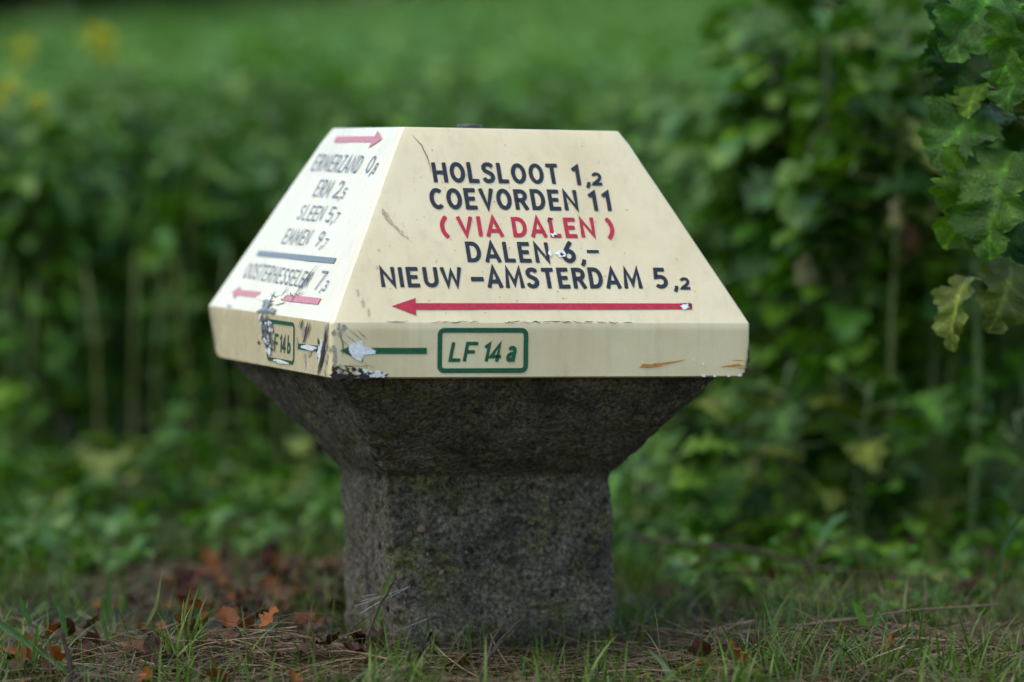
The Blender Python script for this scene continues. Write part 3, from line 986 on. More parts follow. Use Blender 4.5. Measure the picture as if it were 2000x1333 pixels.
r = np.random.default_rng(5)
count = 0
row = 0
y = 2.25
while y < 5.6:
    x0, x1 = world_x(-110, y), world_x(2110, y)
    x = x0 + r.uniform(0, .12)
    while x < x1:
        yy = y + r.uniform(-.10, .10)
        if not (yy < 2.5 and x > 0.55):
            s = r.uniform(.82, .97)
            put_plant(PROTO[r.integers(6)], x, yy, r.uniform(0, 6.28), s,
                      'leafy green crop plant in the blurred dense stand behind the signpost', 'crop plants in the dense stand behind the signpost')
            count += 1
        x += r.uniform(.13, .22)
    y += .24 if row < 4 else .34
    row += 1

for i in range(20):
    yy = r.uniform(1.15, 2.3)
    xx = world_x(r.uniform(1480, 2060), yy)
    put_plant(PROTO[r.integers(6)], xx, yy, r.uniform(0, 6.28), r.uniform(1.05, 1.24), 'taller leafy crop plant of the nearer stand beyond the cap corner', 'taller crop plants of the nearer stand beyond the cap corner')

# the crop further off reads as one mass
bag_l = Bag()
FAR = [leaf_template('mustard', 5, 3, seed=40 + i) for i in range(4)]
for i in range(24000):
    yy = 5.4 + (40 - 5.4) * r.uniform() ** 1.5
    half = 0.165 * (yy - CAM.y) + .5
    xx = CAM.x + r.uniform(-half, half)
    z = ground_z(xx, yy) + 0.66 + 0.10 * noise.noise(Vector((xx * 1.1, yy * .8, 2))) + r.uniform(-.22, .12)
    T, Q = FAR[r.integers(4)]
    s = .085 * r.uniform(.6, 1.3) * (1 + .02 * yy)
    V = bend(T, r.uniform(.3, 1.6)) * s @ rotm(r.uniform(0, 6.28), r.uniform(-.4, .6), r.uniform(-.5, .5)).T + np.array([xx, yy, z])
    bag_l.add(V, Q, green(r, .004) * 1.35)
link('crop_canopy', bag_l.mesh('crop_canopy', M_LEAF), kind='stuff', label='far green crop canopy receding up the rising field', category='crop')

# yellow-flowered crop plants standing out on the far left
def flower_mesh(seed):
    rr = np.random.default_rng(seed)
    b = Bag()
    pv = np.array([[0, 0, 0], [.55, -.32, .12], [1, -.25, .18], [1, .25, .18], [.55, .32, .12]])
    pq = np.array([[0, 1, 2, 3], [0, 3, 4, 0]])
    pq = np.array([[0, 1, 2, 3], [0, 3, 4, 4]])
    V4 = np.array([[0, -.04, 0], [.55, -.38, .14], [1, -.16, .2], [1, .16, .2], [.55, .38, .14], [0, .04, 0]])
    Q4 = np.array([[0, 1, 4, 5], [1, 2, 3, 4]])
    for k in range(44):
        c = rr.normal(0, .015, 3) + np.array([0, 0, .01])
        tilt = rr.uniform(-.5, .5, 2)
        for p in range(4):
            a = p * math.pi / 2 + k
            V = V4 * .013
            V = V @ rotm(a, .2, 0).T @ rotm(0, tilt[0], tilt[1]).T + c
            b.add(V, Q4, np.array([0.70, 0.70, 0.05]) * rr.uniform(.85, 1.1))
    return b.mesh('flower_head', M_PETAL)
FL = flower_mesh(3)
for px, py, yy, sc, lab in ((200, 85, 3.2, .95, 'yellow-flowering crop plant, brightest bloom at the upper edge of the stand'), (52, 102, 3.4, .8, 'yellow-flowering crop plant beside the brightest bloom, nearer the frame corner'),
                            (16, 178, 2.2, .6, 'yellow-flowering crop plant at the very edge of the picture'), (76, 207, 2.15, .5, 'faint yellow-flowering crop plant lowest of the four blooms')):
    x = world_x(px, yy)
    top = CAM.z + (190.3 - py) / 7500 * (yy - CAM.y)
    g = ground_z(x, yy)
    pr_ = PROTO[int(px) % 6]
    o = put_plant(pr_, x, yy, px, 1.0, lab, 'yellow-flowering crop plants')
    h = top - g + .01
    fs = link('flower_stalk', fast_mesh('flower_stalk', *tube([(0, 0, .4), (0.004, 0, .6), (0, 0, h)], [.004, .003, .002]), M_STEM, np.array([.10, .14, .035])), o)
    link('flower_head', FL, o, (0, 0, h), (0.2, 0.1, px), sc, kind='stuff')
    link('flower_head', FL, o, (.02, .01, h - .035), (0.4, 0.3, px), sc * .7, kind='stuff')

# dark wood far beyond the field
wood = Bag()
for i in range(24000):
    xx = r.uniform(-60, 45)
    yy = r.uniform(60, 74)
    z = ground_z(xx, yy) + r.uniform(0, 1) ** .8 * (5.0 + 1.6 * noise.noise(Vector((xx * .2, 0, 0))))
    T, Q = FAR[r.integers(4)]
    V = T * r.uniform(.7, 1.2) @ rotm(r.uniform(0, 6.28), r.uniform(-.8, .8), r.uniform(-.8, .8)).T + np.array([xx, yy, z])
    wood.add(V, Q, np.array([0.012, 0.013, 0.010]) * r.uniform(.6, 1.3))
for i in range(60):
    xx, yy = r.uniform(-60, 45), r.uniform(60, 73)
    g = ground_z(xx, yy)
    V, Q = tube([(xx, yy, g - .2), (xx + .1, yy, g + 2.4), (xx + .2, yy, g + 4.5)], [.16, .13, .06])
    wood.add(V, Q, np.array([.02, .016, .013]))
link('woodland', wood.mesh('woodland', M_DULL), kind='stuff', label='dark distant woodland beyond the field', category='woodland')

# ------------------------------------------------------------------ plants with leaves one can tell apart
LEAF_HI = []
for i in range(6):
    T, Q = leaf_template('broad', 72, 13, seed=60 + i)
    x = T[:, 0]; w_ = T[:, 1]; sw = np.abs(w_)
    ph = (x - sw * .75) * 5.0 + .35 + i * .1               # side veins run forward from the midrib
    vein = np.clip(1 - np.abs((ph % 1.0) - .5) * 2 / .30, 0, 1) * np.clip(x * 5, 0, 1)
    T[:, 2] -= 0.005 * vein * np.clip(sw * 8, 0, 1)
    T[:, 2] += 0.006 * np.sin(x * 31 + i) * np.sin(w_ * 37) + 0.022 * np.sin(x * 6 + w_ * 7 + i * 2) * np.clip(sw * 4, 0, 1)
    V = bend(T, (.7, 1.1, 1.5, .9, 1.8, 1.3)[i])
    base = np.array([(0.032, .088, .008), (.048, .118, .008), (.020, .062, .008), (.075, .150, .008), (.036, .096, .008), (.095, .125, .016)][i])
    tint = np.empty((len(V), 3)); tint[:] = base
    tint *= (1 + .8 * vein)[:, None]
    tint[sw < .016] *= 1.9
    tint *= (1 + .25 * np.sin(x * 7 + w_ * 11 + i))[:, None]
    LEAF_HI.append(fast_mesh('leaf', V, Q, M_WET, tint))
T, Q = leaf_template('mustard', 24, 7, seed=77)
V = bend(T, 2.6); V[:, 1] *= .55; V[:, 2] += .04 * np.sin(T[:, 0] * 22 + T[:, 1] * 30)
PALE = fast_mesh('leaf', V, Q, M_LEAF, np.tile(np.array([.30, .27, .13]), (len(V), 1)) * (1 + .35 * np.sin(T[:, :1] * 15)))
BROWN = fast_mesh('leaf', V, Q, M_LEAF, np.tile(np.array([.20, .09, .035]), (len(V), 1)))

def aim_leaf(parent, mesh, pos, yaw, pitch, roll, size, label=None):
    o = link('leaf', mesh, parent, pos, (roll, -pitch, yaw), size)
    if label:
        o['label'] = label
    return o

def stalk_part(parent, path, radii, col, name='stalk', seg=8):
    V, Q = tube(path, radii, seg)
    return link(name, fast_mesh(name, V, Q, M_STEM, np.array(col)), parent)

# tall plant reaching in at the right edge, nearly sharp
def near_plant():
    X, Y = 0.84, 0.0
    o = thing('mustard_plant', 'tall near plant at the picture edge with sharp hanging lobed leaves', 'plant', (X, Y, ground_z(X, Y)))
    stalk_part(o, [(0, 0, -.02), (.01, 0, .3), (-.01, .01, .6), (-.03, 0, .85), (-.02, 0, 1.1)], [.009, .008, .007, .006, .004], (.07, .12, .03))
    D = Y - CAM.y
    def at(px, py, dy=0.0):
        d = D + dy
        return Vector((CAM.x + (px - 1000) / 7500 * d - X, dy, CAM.z + (190.3 - py) / 7500 * d))
    spec = [  # attachment and tip of each leaf, depth offset, shape, tilt
        (1942, -20, 1852, 112, .00, 0, .1), (1990, 10, 1952, 158, -.05, 1, -.1), (2010, 130, 1962, 222, -.06, 4, .0), (1884, 60, 1856, 222, .07, 2, -.35),
        (1842, 45, 1795, 136, .05, 2, -.6), (1912, 170, 1890, 228, .02, 3, .1), (1940, 222, 1815, 322, .03, 4, .7), (1920, 290, 1853, 476, .0, 3, -.3),
        (1980, 300, 1932, 498, -.04, 1, -.2), (2028, 300, 1995, 430, .03, 0, .3), (1975, 515, 1935, 648, -.01, 5, -.2), (1893, 545, 1862, 684, .02, 5, -.6),
        (2035, 480, 1985, 560, .06, 2, .2), (2040, 20, 1994, 120, -.07, 4, .2), (1985, 230, 1905, 290, .05, 2, .9), (2010, 420, 1960, 500, .07, 2, .5), (1905, -30, 1830, 60, .09, 2, .8)]
    for i, (bx, by, tx, ty, dy, k, roll) in enumerate(spec):
        a, b = at(bx, by, dy), at(tx, ty, dy - .04)
        d = b - a
        size = d.length * 1.10
        # blade axis along d, upper side turned towards the path, tilted by roll
        ax = d.normalized()
        nn = Vector((0.75 * math.sin(i * 2.1 + .4), -1.0, .55 + roll))
        nn = (nn - ax * nn.dot(ax)).normalized()
        sd_ = nn.cross(ax)
        lf = aim_leaf(o, LEAF_HI[k], a, 0, 0, 0, 1)
        m3 = Matrix((ax, sd_ * (.55 if i in (4, 11) else .95), nn)).transposed() @ Matrix.Rotation(-(.35, .5, .65, .4, .8, .6)[k], 3, 'Y')
        lf.matrix_local = Matrix.Translation(a) @ m3.to_4x4() @ Matrix.Scale(size, 4)
        stalk_part(o, [(-.02, 0, a.z - .06), tuple((Vector((-.02, 0, a.z - .06)) + a) / 2 + Vector((0, 0, .02))), tuple(a)], [.003, .0025, .002], (.08, .13, .03), 'leaf_stalk', 5)
    return o
near_plant()

def stalky_plant(px, y, h, label, leaves, col=(.13, .17, .03), rad=.0065, lean=0.0, seed=1, size=.10, lo=.05, drop=()):
    x = world_x(px, y)
    rr = np.random.default_rng(seed)
    o = thing('mustard_plant', label, 'plant', (x, y, ground_z(x, y)), group='separate leafy plants by the signpost')
    path = [(lean * t * h + .012 * math.sin(5 * t + seed), .01 * math.sin(4 * t), h * t - .02) for t in np.linspace(0, 1, 7)]
    stalk_part(o, path, [rad * (1 - .5 * t) for t in np.linspace(0, 1, 7)], col)
    for i in range(leaves):
        t = lo + (1 - lo) * (i + rr.uniform(.2, .8)) / leaves
        yaw = i * 2.4 + rr.uniform(-.5, .5)
        el = rr.uniform(.1, .7)
        s = size * rr.uniform(.65, 1.25)
        p = Vector((lean * t * h, 0, h * t - .02))
        d = Vector((math.cos(yaw) * math.cos(el), math.sin(yaw) * math.cos(el), math.sin(el)))
        q = p + d * s * rr.uniform(.35, .8)
        stalk_part(o, [tuple(p), tuple((p + q) / 2 + Vector((0, 0, .006))), tuple(q)], [.0028, .0024, .002], col, 'leaf_stalk', 5)
        aim_leaf(o, LEAF_HI[rr.integers(6)], q, yaw + rr.uniform(-.3, .3), el * .5 + rr.uniform(-.2, .4), rr.uniform(-.5, .5), s)
    for (t, yaw, s, m, lab) in drop:
        aim_leaf(o, m, (lean * t * h, -.02, h * t), yaw, -.5, .3, s, lab)
    return o

stalky_plant(1755, 1.05, .92, 'plant with a thick yellow-green stalk and a withered brown leaf', 13, seed=3, lo=.55, size=.13, drop=((.62, -.9, .09, BROWN, 'withered brown hanging leaf'), (.66, -2.2, .08, PALE, 'yellowed hanging leaf')))
stalky_plant(1640, 1.30, .95, 'plant with a pale dried leaf cluster hanging beside the cap edge', 15, seed=4, lo=.5, size=.13, drop=((.60, -2.6, .12, PALE, 'pale dried hanging leaf'), (.58, -2.2, .10, PALE, 'pale dried hanging leaf'), (.57, -1.7, .08, PALE, 'pale dried hanging leaf')))
stalky_plant(1578, 1.15, .52, 'short stalk topped by a drooping pale dried seed head near the cap edge', 2, seed=41, lo=.3, size=.07, rad=.0022, col=(.06, .09, .02), drop=((.99, -2.6, .085, PALE, 'pale dried hanging leaf'), (1.0, -2.0, .075, PALE, 'pale dried hanging leaf'), (.97, -1.2, .06, PALE, 'pale dried hanging leaf'), (1.0, 2.6, .06, PALE, 'pale dried hanging leaf')))
stalky_plant(1820, 1.25, .98, 'plant with a thin leaning yellow stalk right of the thick stalk', 14, seed=5, lo=.5, size=.13, lean=.10, rad=.006)
stalky_plant(1900, .95, .95, 'tall leafy plant just behind the sharp leaves', 15, seed=6, lo=.45, size=.14, col=(.08, .13, .03))
stalky_plant(1560, 1.55, .90, 'leafy plant standing right behind the cap corner', 16, seed=8, lo=.45, size=.13, col=(.09, .14, .03))
stalky_plant(1700, 1.6, 1.02, 'tallest leafy plant above the pale dried leaves', 18, seed=9, lo=.45, size=.13, col=(.09, .14, .03))
stalky_plant(1980, 1.35, 1.0, 'shaded leafy plant near the picture edge behind the sharp leaves', 16, seed=10, lo=.35, size=.14, col=(.09, .14, .03))
stalky_plant(1310, 1.00, .34, 'low broad-leaved plant close against the flare of the concrete foot', 13, seed=11, lo=.25, size=.12, col=(.10, .16, .04), rad=.005)
stalky_plant(1245, .85, .20, 'small low plant with pale leaves touching the foot edge', 9, seed=12, lo=.2, size=.09, col=(.10, .16, .04), rad=.004)
stalky_plant(1420, 1.10, .30, 'low leafy plant second from the concrete foot', 12, seed=13, lo=.2, size=.10, col=(.09, .14, .04), rad=.004)
stalky_plant(1540, 1.00, .36, 'low plant with broad bluish leaves under the cap corner', 12, seed=14, lo=.2, size=.10, col=(.09, .14, .04), rad=.004)
stalky_plant(1690, .95, .33, 'low leafy plant at the foot of the thick yellow stalk', 13, seed=15, lo=.15, size=.10, col=(.09, .14, .04), rad=.004)
stalky_plant(1810, 1.15, .28, 'low dark leafy plant between the two yellow stalks', 11, seed=16, lo=.2, size=.10, col=(.09, .14, .04), rad=.004)
stalky_plant(1985, .80, .30, 'small bright-leaved weed at the picture edge below the sharp leaves', 9, seed=17, lo=.4, size=.07, col=(.09, .14, .04), rad=.004)
stalky_plant(1725, .05, .05, 'small pale-leaved weed flat in the straw right of the foot', 7, seed=31, lo=.2, size=.045, col=(.09, .14, .04), rad=.002)
stalky_plant(1850, .35, .07, 'small green weed beyond the pale flat weed', 8, seed=32, lo=.2, size=.05, col=(.09, .14, .04), rad=.002)
stalky_plant(1400, .45, .06, 'small green weed just this side of the long twig', 8, seed=33, lo=.2, size=.05, col=(.09, .14, .04), rad=.002)
stalky_plant(1560, .30, .05, 'small green weed under the middle of the long twig', 7, seed=34, lo=.2, size=.045, col=(.09, .14, .04), rad=.002)
stalky_plant(270, 1.55, .15, 'low weed with arching grey-green leaves in the blurred verge', 9, seed=18, lo=.2, size=.12, col=(.09, .14, .04), rad=.004)
stalky_plant(120, 1.7, .14, 'low weed nearest the picture edge in the blurred verge', 9, seed=19, lo=.2, size=.09, col=(.09, .14, .04), rad=.004)
stalky_plant(430, 1.9, .20, 'upright weed between the arching weed and the concrete foot', 9, seed=20, lo=.2, size=.08, col=(.13, .18, .04), rad=.004)
stalky_plant(600, 1.4, .20, 'small yellow-green weed just behind the foot on its shaded side', 8, seed=21, lo=.3, size=.06, col=(.20, .22, .05), rad=.003)
# bare yellowing stalks under the stand
for i, (px, yy, hh) in enumerate(((425, 1.9, .36), (535, 2.05, .30), (190, 2.0, .32), (50, 2.05, .30), (310, 2.1, .30), (118, 2.15, .28), (475, 2.15, .30), (250, 2.05, .34), (368, 2.15, .32), (15, 2.1, .33), (580, 2.1, .3), (1480, 1.5, .45))):
    x = world_x(px, yy)
    o = thing('bare_stalk', 'bare yellow-green stalk standing at the front of the blurred stand', 'stalk', (x, yy, ground_z(x, yy)), group='bare yellowing stalks in front of the stand')
    stalk_part(o, [(0, 0, -.02), (.008 * math.sin(i + 1), 0, hh * .5), (.012 * math.sin(i * 3), 0, hh * .9), (.025 * math.sin(i * 2 + 1), 0, hh * 1.4)], [.0042 + .0012 * (i % 3), .004, .0035, .003], (.075 + .015 * (i % 3), .115, .02))

# ------------------------------------------------------------------ verge: grass, straw, leaves, twigs
def blades(n, pos, h, w, lean, seed, tint, seg=4):
    rr = np.random.default_rng(seed)
    P = pos
    yaw = rr.uniform(0, 2 * math.pi, n)
    face = yaw + math.pi / 2 + rr.normal(0, .5, n)
    t = np.linspace(0, 1, seg + 1)
    hh, ww, ll = h[:, None], w[:, None], lean[:, None]
    cx = np.cos(yaw)[:, None] * ll * hh * t ** 1.8
    cy = np.sin(yaw)[:, None] * ll * hh * t ** 1.8
    cz = hh * t * (1 - .35 * np.clip(ll, 0, 1.4) * t)
    wid = ww * np.clip(1 - t ** 2.2, .06, 1)
    sx, sy = np.cos(face)[:, None] * wid / 2, np.sin(face)[:, None] * wid / 2
    V = np.zeros((n, seg + 1, 2, 3))
    V[:, :, 0, 0] = P[:, 0:1] + cx - sx; V[:, :, 1, 0] = P[:, 0:1] + cx + sx
    V[:, :, 0, 1] = P[:, 1:2] + cy - sy; V[:, :, 1, 1] = P[:, 1:2] + cy + sy
    V[:, :, 0, 2] = V[:, :, 1, 2] = P[:, 2:3] + cz
    m = (seg + 1) * 2
    base = (np.arange(n) * m)[:, None, None]
    q = np.array([[2 * j, 2 * j + 1, 2 * j + 3, 2 * j + 2] for j in range(seg)])
    Q = (base + q[None]).reshape(-1, 4)
    return V.reshape(-1, 3), Q, np.repeat(tint, m, axis=0)

def scatter(n, seed, ylo, yhi, dens=None):
    rr = np.random.default_rng(seed)
    out = []
    while len(out) < n:
        y = rr.uniform(ylo, yhi)
        half = .155 * (y - CAM.y)
        x = CAM.x + rr.uniform(-half, half)
        if dens is not None and rr.uniform() > dens(x, y):
            continue
        # keep off the concrete foot
        u = x * math.cos(.35) + y * math.sin(.35); v = -x * math.sin(.35) + y * math.cos(.35)
        if abs(u - .015) < .150 and abs(v - .003) < .11:
            continue
        out.append((x, y, ground_z(x, y) - .004))
    return np.array(out)

def grass_dens(x, y):
    k = .5 + .9 * noise.noise(Vector((x * 3.1, y * 3.1, 5)))
    if y < -.2:
        k += .35
    if x < -.1 and -.05 < y < .9 and x > -.62:
        k *= .18
    if abs(x) < .38 and -.42 < y < -.05:
        k *= .30
    return max(.03, min(1, k))

def grass_tints(n, seed, dry=.15):
    rr = np.random.default_rng(seed)
    g = rr.uniform(0, 1, (n, 1))
    c = np.array([0.032, 0.062, 0.007]) * (1 - g) + np.array([0.080, 0.128, 0.013]) * g
    d = rr.uniform(0, 1, n) < dry
    c[d] = np.array([.15, .115, .055]) * rr.uniform(.5, 1.1, (d.sum(), 1))
    return c

n = 12000
P = scatter(n, 11, -.75, 2.3, grass_dens)
rr = np.random.default_rng(12)
V, Q, t = blades(n, P, rr.uniform(.025, .075, n) * (1 + .4 * (P[:, 1] > 1)), rr.uniform(.0014, .0036, n), rr.uniform(.2, 1.3, n), 13, grass_tints(n, 14))
link('grass', fast_mesh('grass', V, Q, M_GRASS, t), kind='stuff', label='short verge grass round the signpost', category='grass')
n = 3000
P = scatter(n, 16, -.6, 1.2, lambda x, y: max(0.02, .12 + 1.6 * noise.noise(Vector((x * 5.2, y * 5.2, 8))) + (.25 if y < -.25 else 0)) * (.25 if (-.62 < x < -.1 and -.05 < y < .9) else 1) * (.22 if abs(x) < .36 and -.45 < y < -.05 else 1))
V, Q, t = blades(n, P, rr.uniform(.045, .115, n), rr.uniform(.0026, .0058, n), rr.uniform(.15, 1.1, n), 17, grass_tints(n, 18, .06) * 1.45, seg=5)
link('meadow_grass', fast_mesh('meadow_grass', V, Q, M_GRASS, t), kind='stuff', label='longer fresh green grass tufts in the verge', category='grass')
foot_ring = []
for i in range(420):                       # blades growing up against the foot
    a_ = rng.uniform(0, 4)
    t_ = rng.uniform(-1, 1)
    u_, v_ = ((t_ * .165, -.128) if a_ < 1.6 else (-.163, t_ * .12) if a_ < 3 else (.178, t_ * .12))
    u_ += rng.normal(0, .010) + .015; v_ += rng.normal(0, .010) - .004
    x_, y_ = u_ * math.cos(.35) - v_ * math.sin(.35), u_ * math.sin(.35) + v_ * math.cos(.35)
    foot_ring.append((x_, y_, ground_z(x_, y_) - .004))
P = np.array(foot_ring); n = len(P)
V, Q, t = blades(n, P, rr.uniform(.02, .075, n), rr.uniform(.0012, .0032, n), rr.uniform(.1, .7, n), 27, grass_tints(n, 28, .35))
link('foot_grass', fast_mesh('foot_grass', V, Q, M_GRASS, t), kind='stuff', label='thin grass growing up against the concrete foot', category='grass')
n = 1100
P = scatter(n, 21, -.5, .7)
V, Q, t = blades(n, P, rr.uniform(.06, .14, n), rr.uniform(.0008, .0018, n), rr.uniform(.1, .9, n), 23, grass_tints(n, 24, .35), seg=6)
link('wispy_grass', fast_mesh('wispy_grass', V, Q, M_GRASS, t), kind='stuff', label='thin wispy grass stems in the verge', category='grass')

def straw_dens(x, y):
    k = .22 + .6 * noise.noise(Vector((x * 2.3, y * 2.3, 15)))
    k += 1.0 * math.exp(-((x + .16) / .22) ** 2 - ((y + .30) / .2) ** 2)
    k += 1.0 * math.exp(-((x - .45) / .4) ** 2 - ((y + .15) / .2) ** 2)
    if y > .5:
        k *= .5
    return max(.02, min(1, k))

def strands(n, seed):
    rr = np.random.default_rng(seed)
    P = scatter(n, seed + 1, -.75, 1.6, straw_dens)
    yaw = rr.normal(0, .75, n) + np.where(rr.uniform(size=n) < .25, math.pi / 2, 0)
    L = rr.uniform(.04, .19, n)
    w = rr.uniform(.0008, .0020, n)
    seg = 5
    t = np.linspace(-.5, .5, seg + 1)
    k = rr.normal(0, 1.2, n)[:, None]
    tilt = np.abs(rr.normal(0, .22, n))[:, None] * np.sign(rr.uniform(-1, 1, n))[:, None]
    X = L[:, None] * t
    Yv = k * (L[:, None] * t) ** 2 * 4
    arch = rr.uniform(0, .45, n)[:, None] * L[:, None] * (.25 - t ** 2)
    Zv = X * tilt + arch
    lift = np.abs(rr.normal(0, .008, n))[:, None]
    c, s = np.cos(yaw)[:, None], np.sin(yaw)[:, None]
    roll = rr.uniform(-.9, .9, n)[:, None]
    V = np.zeros((n, seg + 1, 2, 3))
    wx, wy, wz = -s * w[:, None] * np.cos(roll), c * w[:, None] * np.cos(roll), w[:, None] * np.sin(roll)
    for e, sg in ((0, -.5), (1, .5)):
        V[:, :, e, 0] = P[:, 0:1] + X * c - Yv * s + sg * wx
        V[:, :, e, 1] = P[:, 1:2] + X * s + Yv * c + sg * wy
        V[:, :, e, 2] = P[:, 2:3] + .004 + lift + np.maximum(Zv, -.012) + sg * wz
    m = (seg + 1) * 2
    q = np.array([[2 * j, 2 * j + 1, 2 * j + 3, 2 * j + 2] for j in range(seg)])
    Q = ((np.arange(n) * m)[:, None, None] + q[None]).reshape(-1, 4)
    g = rr.uniform(0, 1, (n, 1))
    tint = np.array([.095, .050, .026]) * (1 - g) + np.array([.27, .19, .105]) * g
    tint *= rr.uniform(.35, 1.15, (n, 1))
    return V.reshape(-1, 3), Q, np.repeat(tint, m, axis=0)
V, Q, t = strands(12000, 31)
link('dry_straw', fast_mesh('dry_straw', V, Q, M_STRAW, t), kind='stuff', label='matted dry straw and needles on the ground', category='straw')

# low green cover in the blurred verge
cov = Bag()
LW = [leaf_template('plain', 7, 5, seed=80 + i) for i in range(3)]
for i in range(9500):
    yy = .40 + 2.2 * r.uniform() ** .8
    half = .155 * (yy - CAM.y)
    xx = CAM.x + r.uniform(-half, half)
    if noise.noise(Vector((xx * 2.6, yy * 2.6, 44))) < (-.16 if xx < .2 else -.30) or (-.55 < xx < -.02 and yy < 1.0) or (yy < .70 and (xx < .3 or r.uniform() < .5)):
        continue
    T, Q = LW[r.integers(3)]
    V = bend(T, r.uniform(.2, 1.4)) * r.uniform(.025, .07) @ rotm(r.uniform(0, 6.28), r.uniform(0, 1.1), r.uniform(-.4, .4)).T + np.array([xx, yy, ground_z(xx, yy) + r.uniform(0, .10) * r.uniform()])
    cov.add(V, Q, green(r, .02))
link('ground_cover', cov.mesh('ground_cover', M_LEAF), kind='stuff', label='low green weeds covering the ground before the crop', category='weeds')

# fallen leaves
DEADM = []
for i in range(6):
    T, Q = leaf_template('oak' if i < 4 else 'plain', 15, 7, seed=90 + i)
    V = bend(T, (.5, 1.6, -.9, 2.3, .8, -1.4)[i])
    V[:, 2] += .05 * np.sin(T[:, 0] * 11 + i) * np.abs(T[:, 1]) * 6 + (.5, 1.1, .7, 1.6, .4, .9)[i] * T[:, 1] ** 2
    tint = np.tile(np.array([(.13, .036, .009), (.065, .018, .007), (.19, .062, .012), (.042, .014, .008), (.080, .040, .020), (.055, .022, .014)][i]), (len(V), 1))
    DEADM.append(fast_mesh('fallen_leaf', V, Q, M_DEAD, tint))
rr = np.random.default_rng(51)
spots = []
while len(spots) < 280:
    k = rr.uniform()
    if k < .55:
        x, y = rr.normal(-.31, .13), rr.normal(.55, .22)
    elif k < .78:
        x, y = rr.normal(-.55, .18), rr.normal(-.26, .14)
    elif k < .90:
        x, y = rr.uniform(.25, .9), rr.uniform(.3, 1.1)
    else:
        x, y = rr.uniform(-.7, .8), rr.uniform(-.40, 0)
    u = x * math.cos(.35) + y * math.sin(.35); v = -x * math.sin(.35) + y * math.cos(.35)
    if abs(u - .015) < .19 and abs(v) < .16 or y < -.6:
        continue
    spots.append((x, y, k))
for i, (x, y, k) in enumerate(spots):
    if k < .55:
        lab, grp = 'brown fallen leaf in the blurred russet drift beside the foot', 'fallen leaves in the drift beside the foot'
    elif k < .78:
        lab, grp = 'brown fallen leaf among the near grass at the lower picture corner', 'fallen leaves in the lower corner'
    elif k < .90:
        lab, grp = 'brown fallen leaf under the low plants beyond the long twig', 'fallen leaves beyond the long twig'
    else:
        lab, grp = 'dark brown fallen leaf in the straw before the foot', 'fallen leaves in the straw'
    o = link('fallen_leaf', DEADM[rr.integers(6)], None, (x, y, ground_z(x, y) + (rr.uniform(.006, .022) if .55 > k else rr.uniform(.012, .038))), (rr.normal(0, .28), rr.normal(0, .28), rr.uniform(0, 6.28)), rr.uniform(.035, .062), label=lab, category='leaf', group=grp)
# two that stand out
link('fallen_leaf', DEADM[3], None, (-.150, -.215, .030), (0.3, -1.35, -1.2), .075, label='curled dry brown leaf leaning upright against the foot corner', category='leaf')
link('fallen_leaf', DEADM[2], None, (-.40, -.17, .035), (1.1, -1.0, .4), .075, label='upright russet leaf standing in the straw by the lower corner', category='leaf')

# twigs
def twig(label, path, r0, r1, col=(.035, .022, .015), side=()):
    o = thing('twig', label, 'twig', path[0])
    b = Vector(path[0])
    P = [Vector(p) - b for p in path]
    fine = []
    for i in range(len(P) - 1):
        for j in range(4):
            q = P[i].lerp(P[i + 1], j / 4)
            fine.append(tuple(q + Vector((random.uniform(-1, 1), random.uniform(-1, 1), random.uniform(-1, 1))) * r0 * .5))
    fine.append(tuple(P[-1]))
    n = len(fine)
    V, Q = tube(fine, [r0 + (r1 - r0) * i / (n - 1) for i in range(n)], 7)
    link('main_stem', fast_mesh('main_stem', V, Q, M_TWIG, np.array(col)), o)
    for s, ra in side:
        V, Q = tube([tuple(Vector(p) - b) for p in s], [ra * (1 - .5 * i / (len(s) - 1)) for i in range(len(s))], 6)
        link('side_shoot', fast_mesh('side_shoot', V, Q, M_TWIG, np.array(col)), o)
    return o

def G(px, py, y):
    """a point seen at that place, y metres behind the signpost"""
    d = y - CAM.y
    return (CAM.x + (px - 1000) / 7500 * d, y, CAM.z + (190.3 - py) / 7500 * d)
twig('long dark twig lying across the verge beside the foot', [G(1235, 1052, .72), G(1380, 1068, .60), G(1500, 1085, .52), G(1600, 1112, .46), G(1680, 1125, .44), G(1860, 1135, .46)], .0042, .0022,
     side=(([G(1575, 1100, .49), G(1640, 1055, .52), G(1680, 1040, .55)], .0024),))
twig('thin twig leaning up against the shaded side of the foot', [G(714, 1250, -.30), G(738, 1192, -.25), G(766, 1143, -.20)], .0026, .0020, (.05, .03, .02))
twig('short black forked twig standing before the foot corner', [G(798, 1330, -.40), G(822, 1280, -.385), G(828, 1262, -.38), G(842, 1240, -.375)], .0046, .0030, (.018, .012, .010),
     side=(([G(792, 1322, -.40), G(798, 1285, -.395), G(802, 1262, -.39)], .0030), ([G(818, 1275, -.388), G(836, 1300, -.40)], .0022)))
twig('slanting brown twig before the middle of the foot', [G(928, 1345, -.44), G(955, 1290, -.40), G(985, 1250, -.36), G(1018, 1216, -.31)], .0030, .0018, (.05, .034, .024), side=(([G(950, 1300, -.41), G(962, 1255, -.385), G(990, 1214, -.35)], .0022),))
twig('dark twig stub among the grass at the lower picture corner', [G(142, 1350, -.42), G(125, 1280, -.40), G(112, 1235, -.39)], .0042, .0022, (.03, .016, .014))
twig('straw-coloured twig half buried right of the foot', [G(1560, 1228, -.12), G(1680, 1215, -.10), G(1800, 1196, -.06), G(1960, 1186, -.03)], .0022, .0014, (.16, .11, .07))

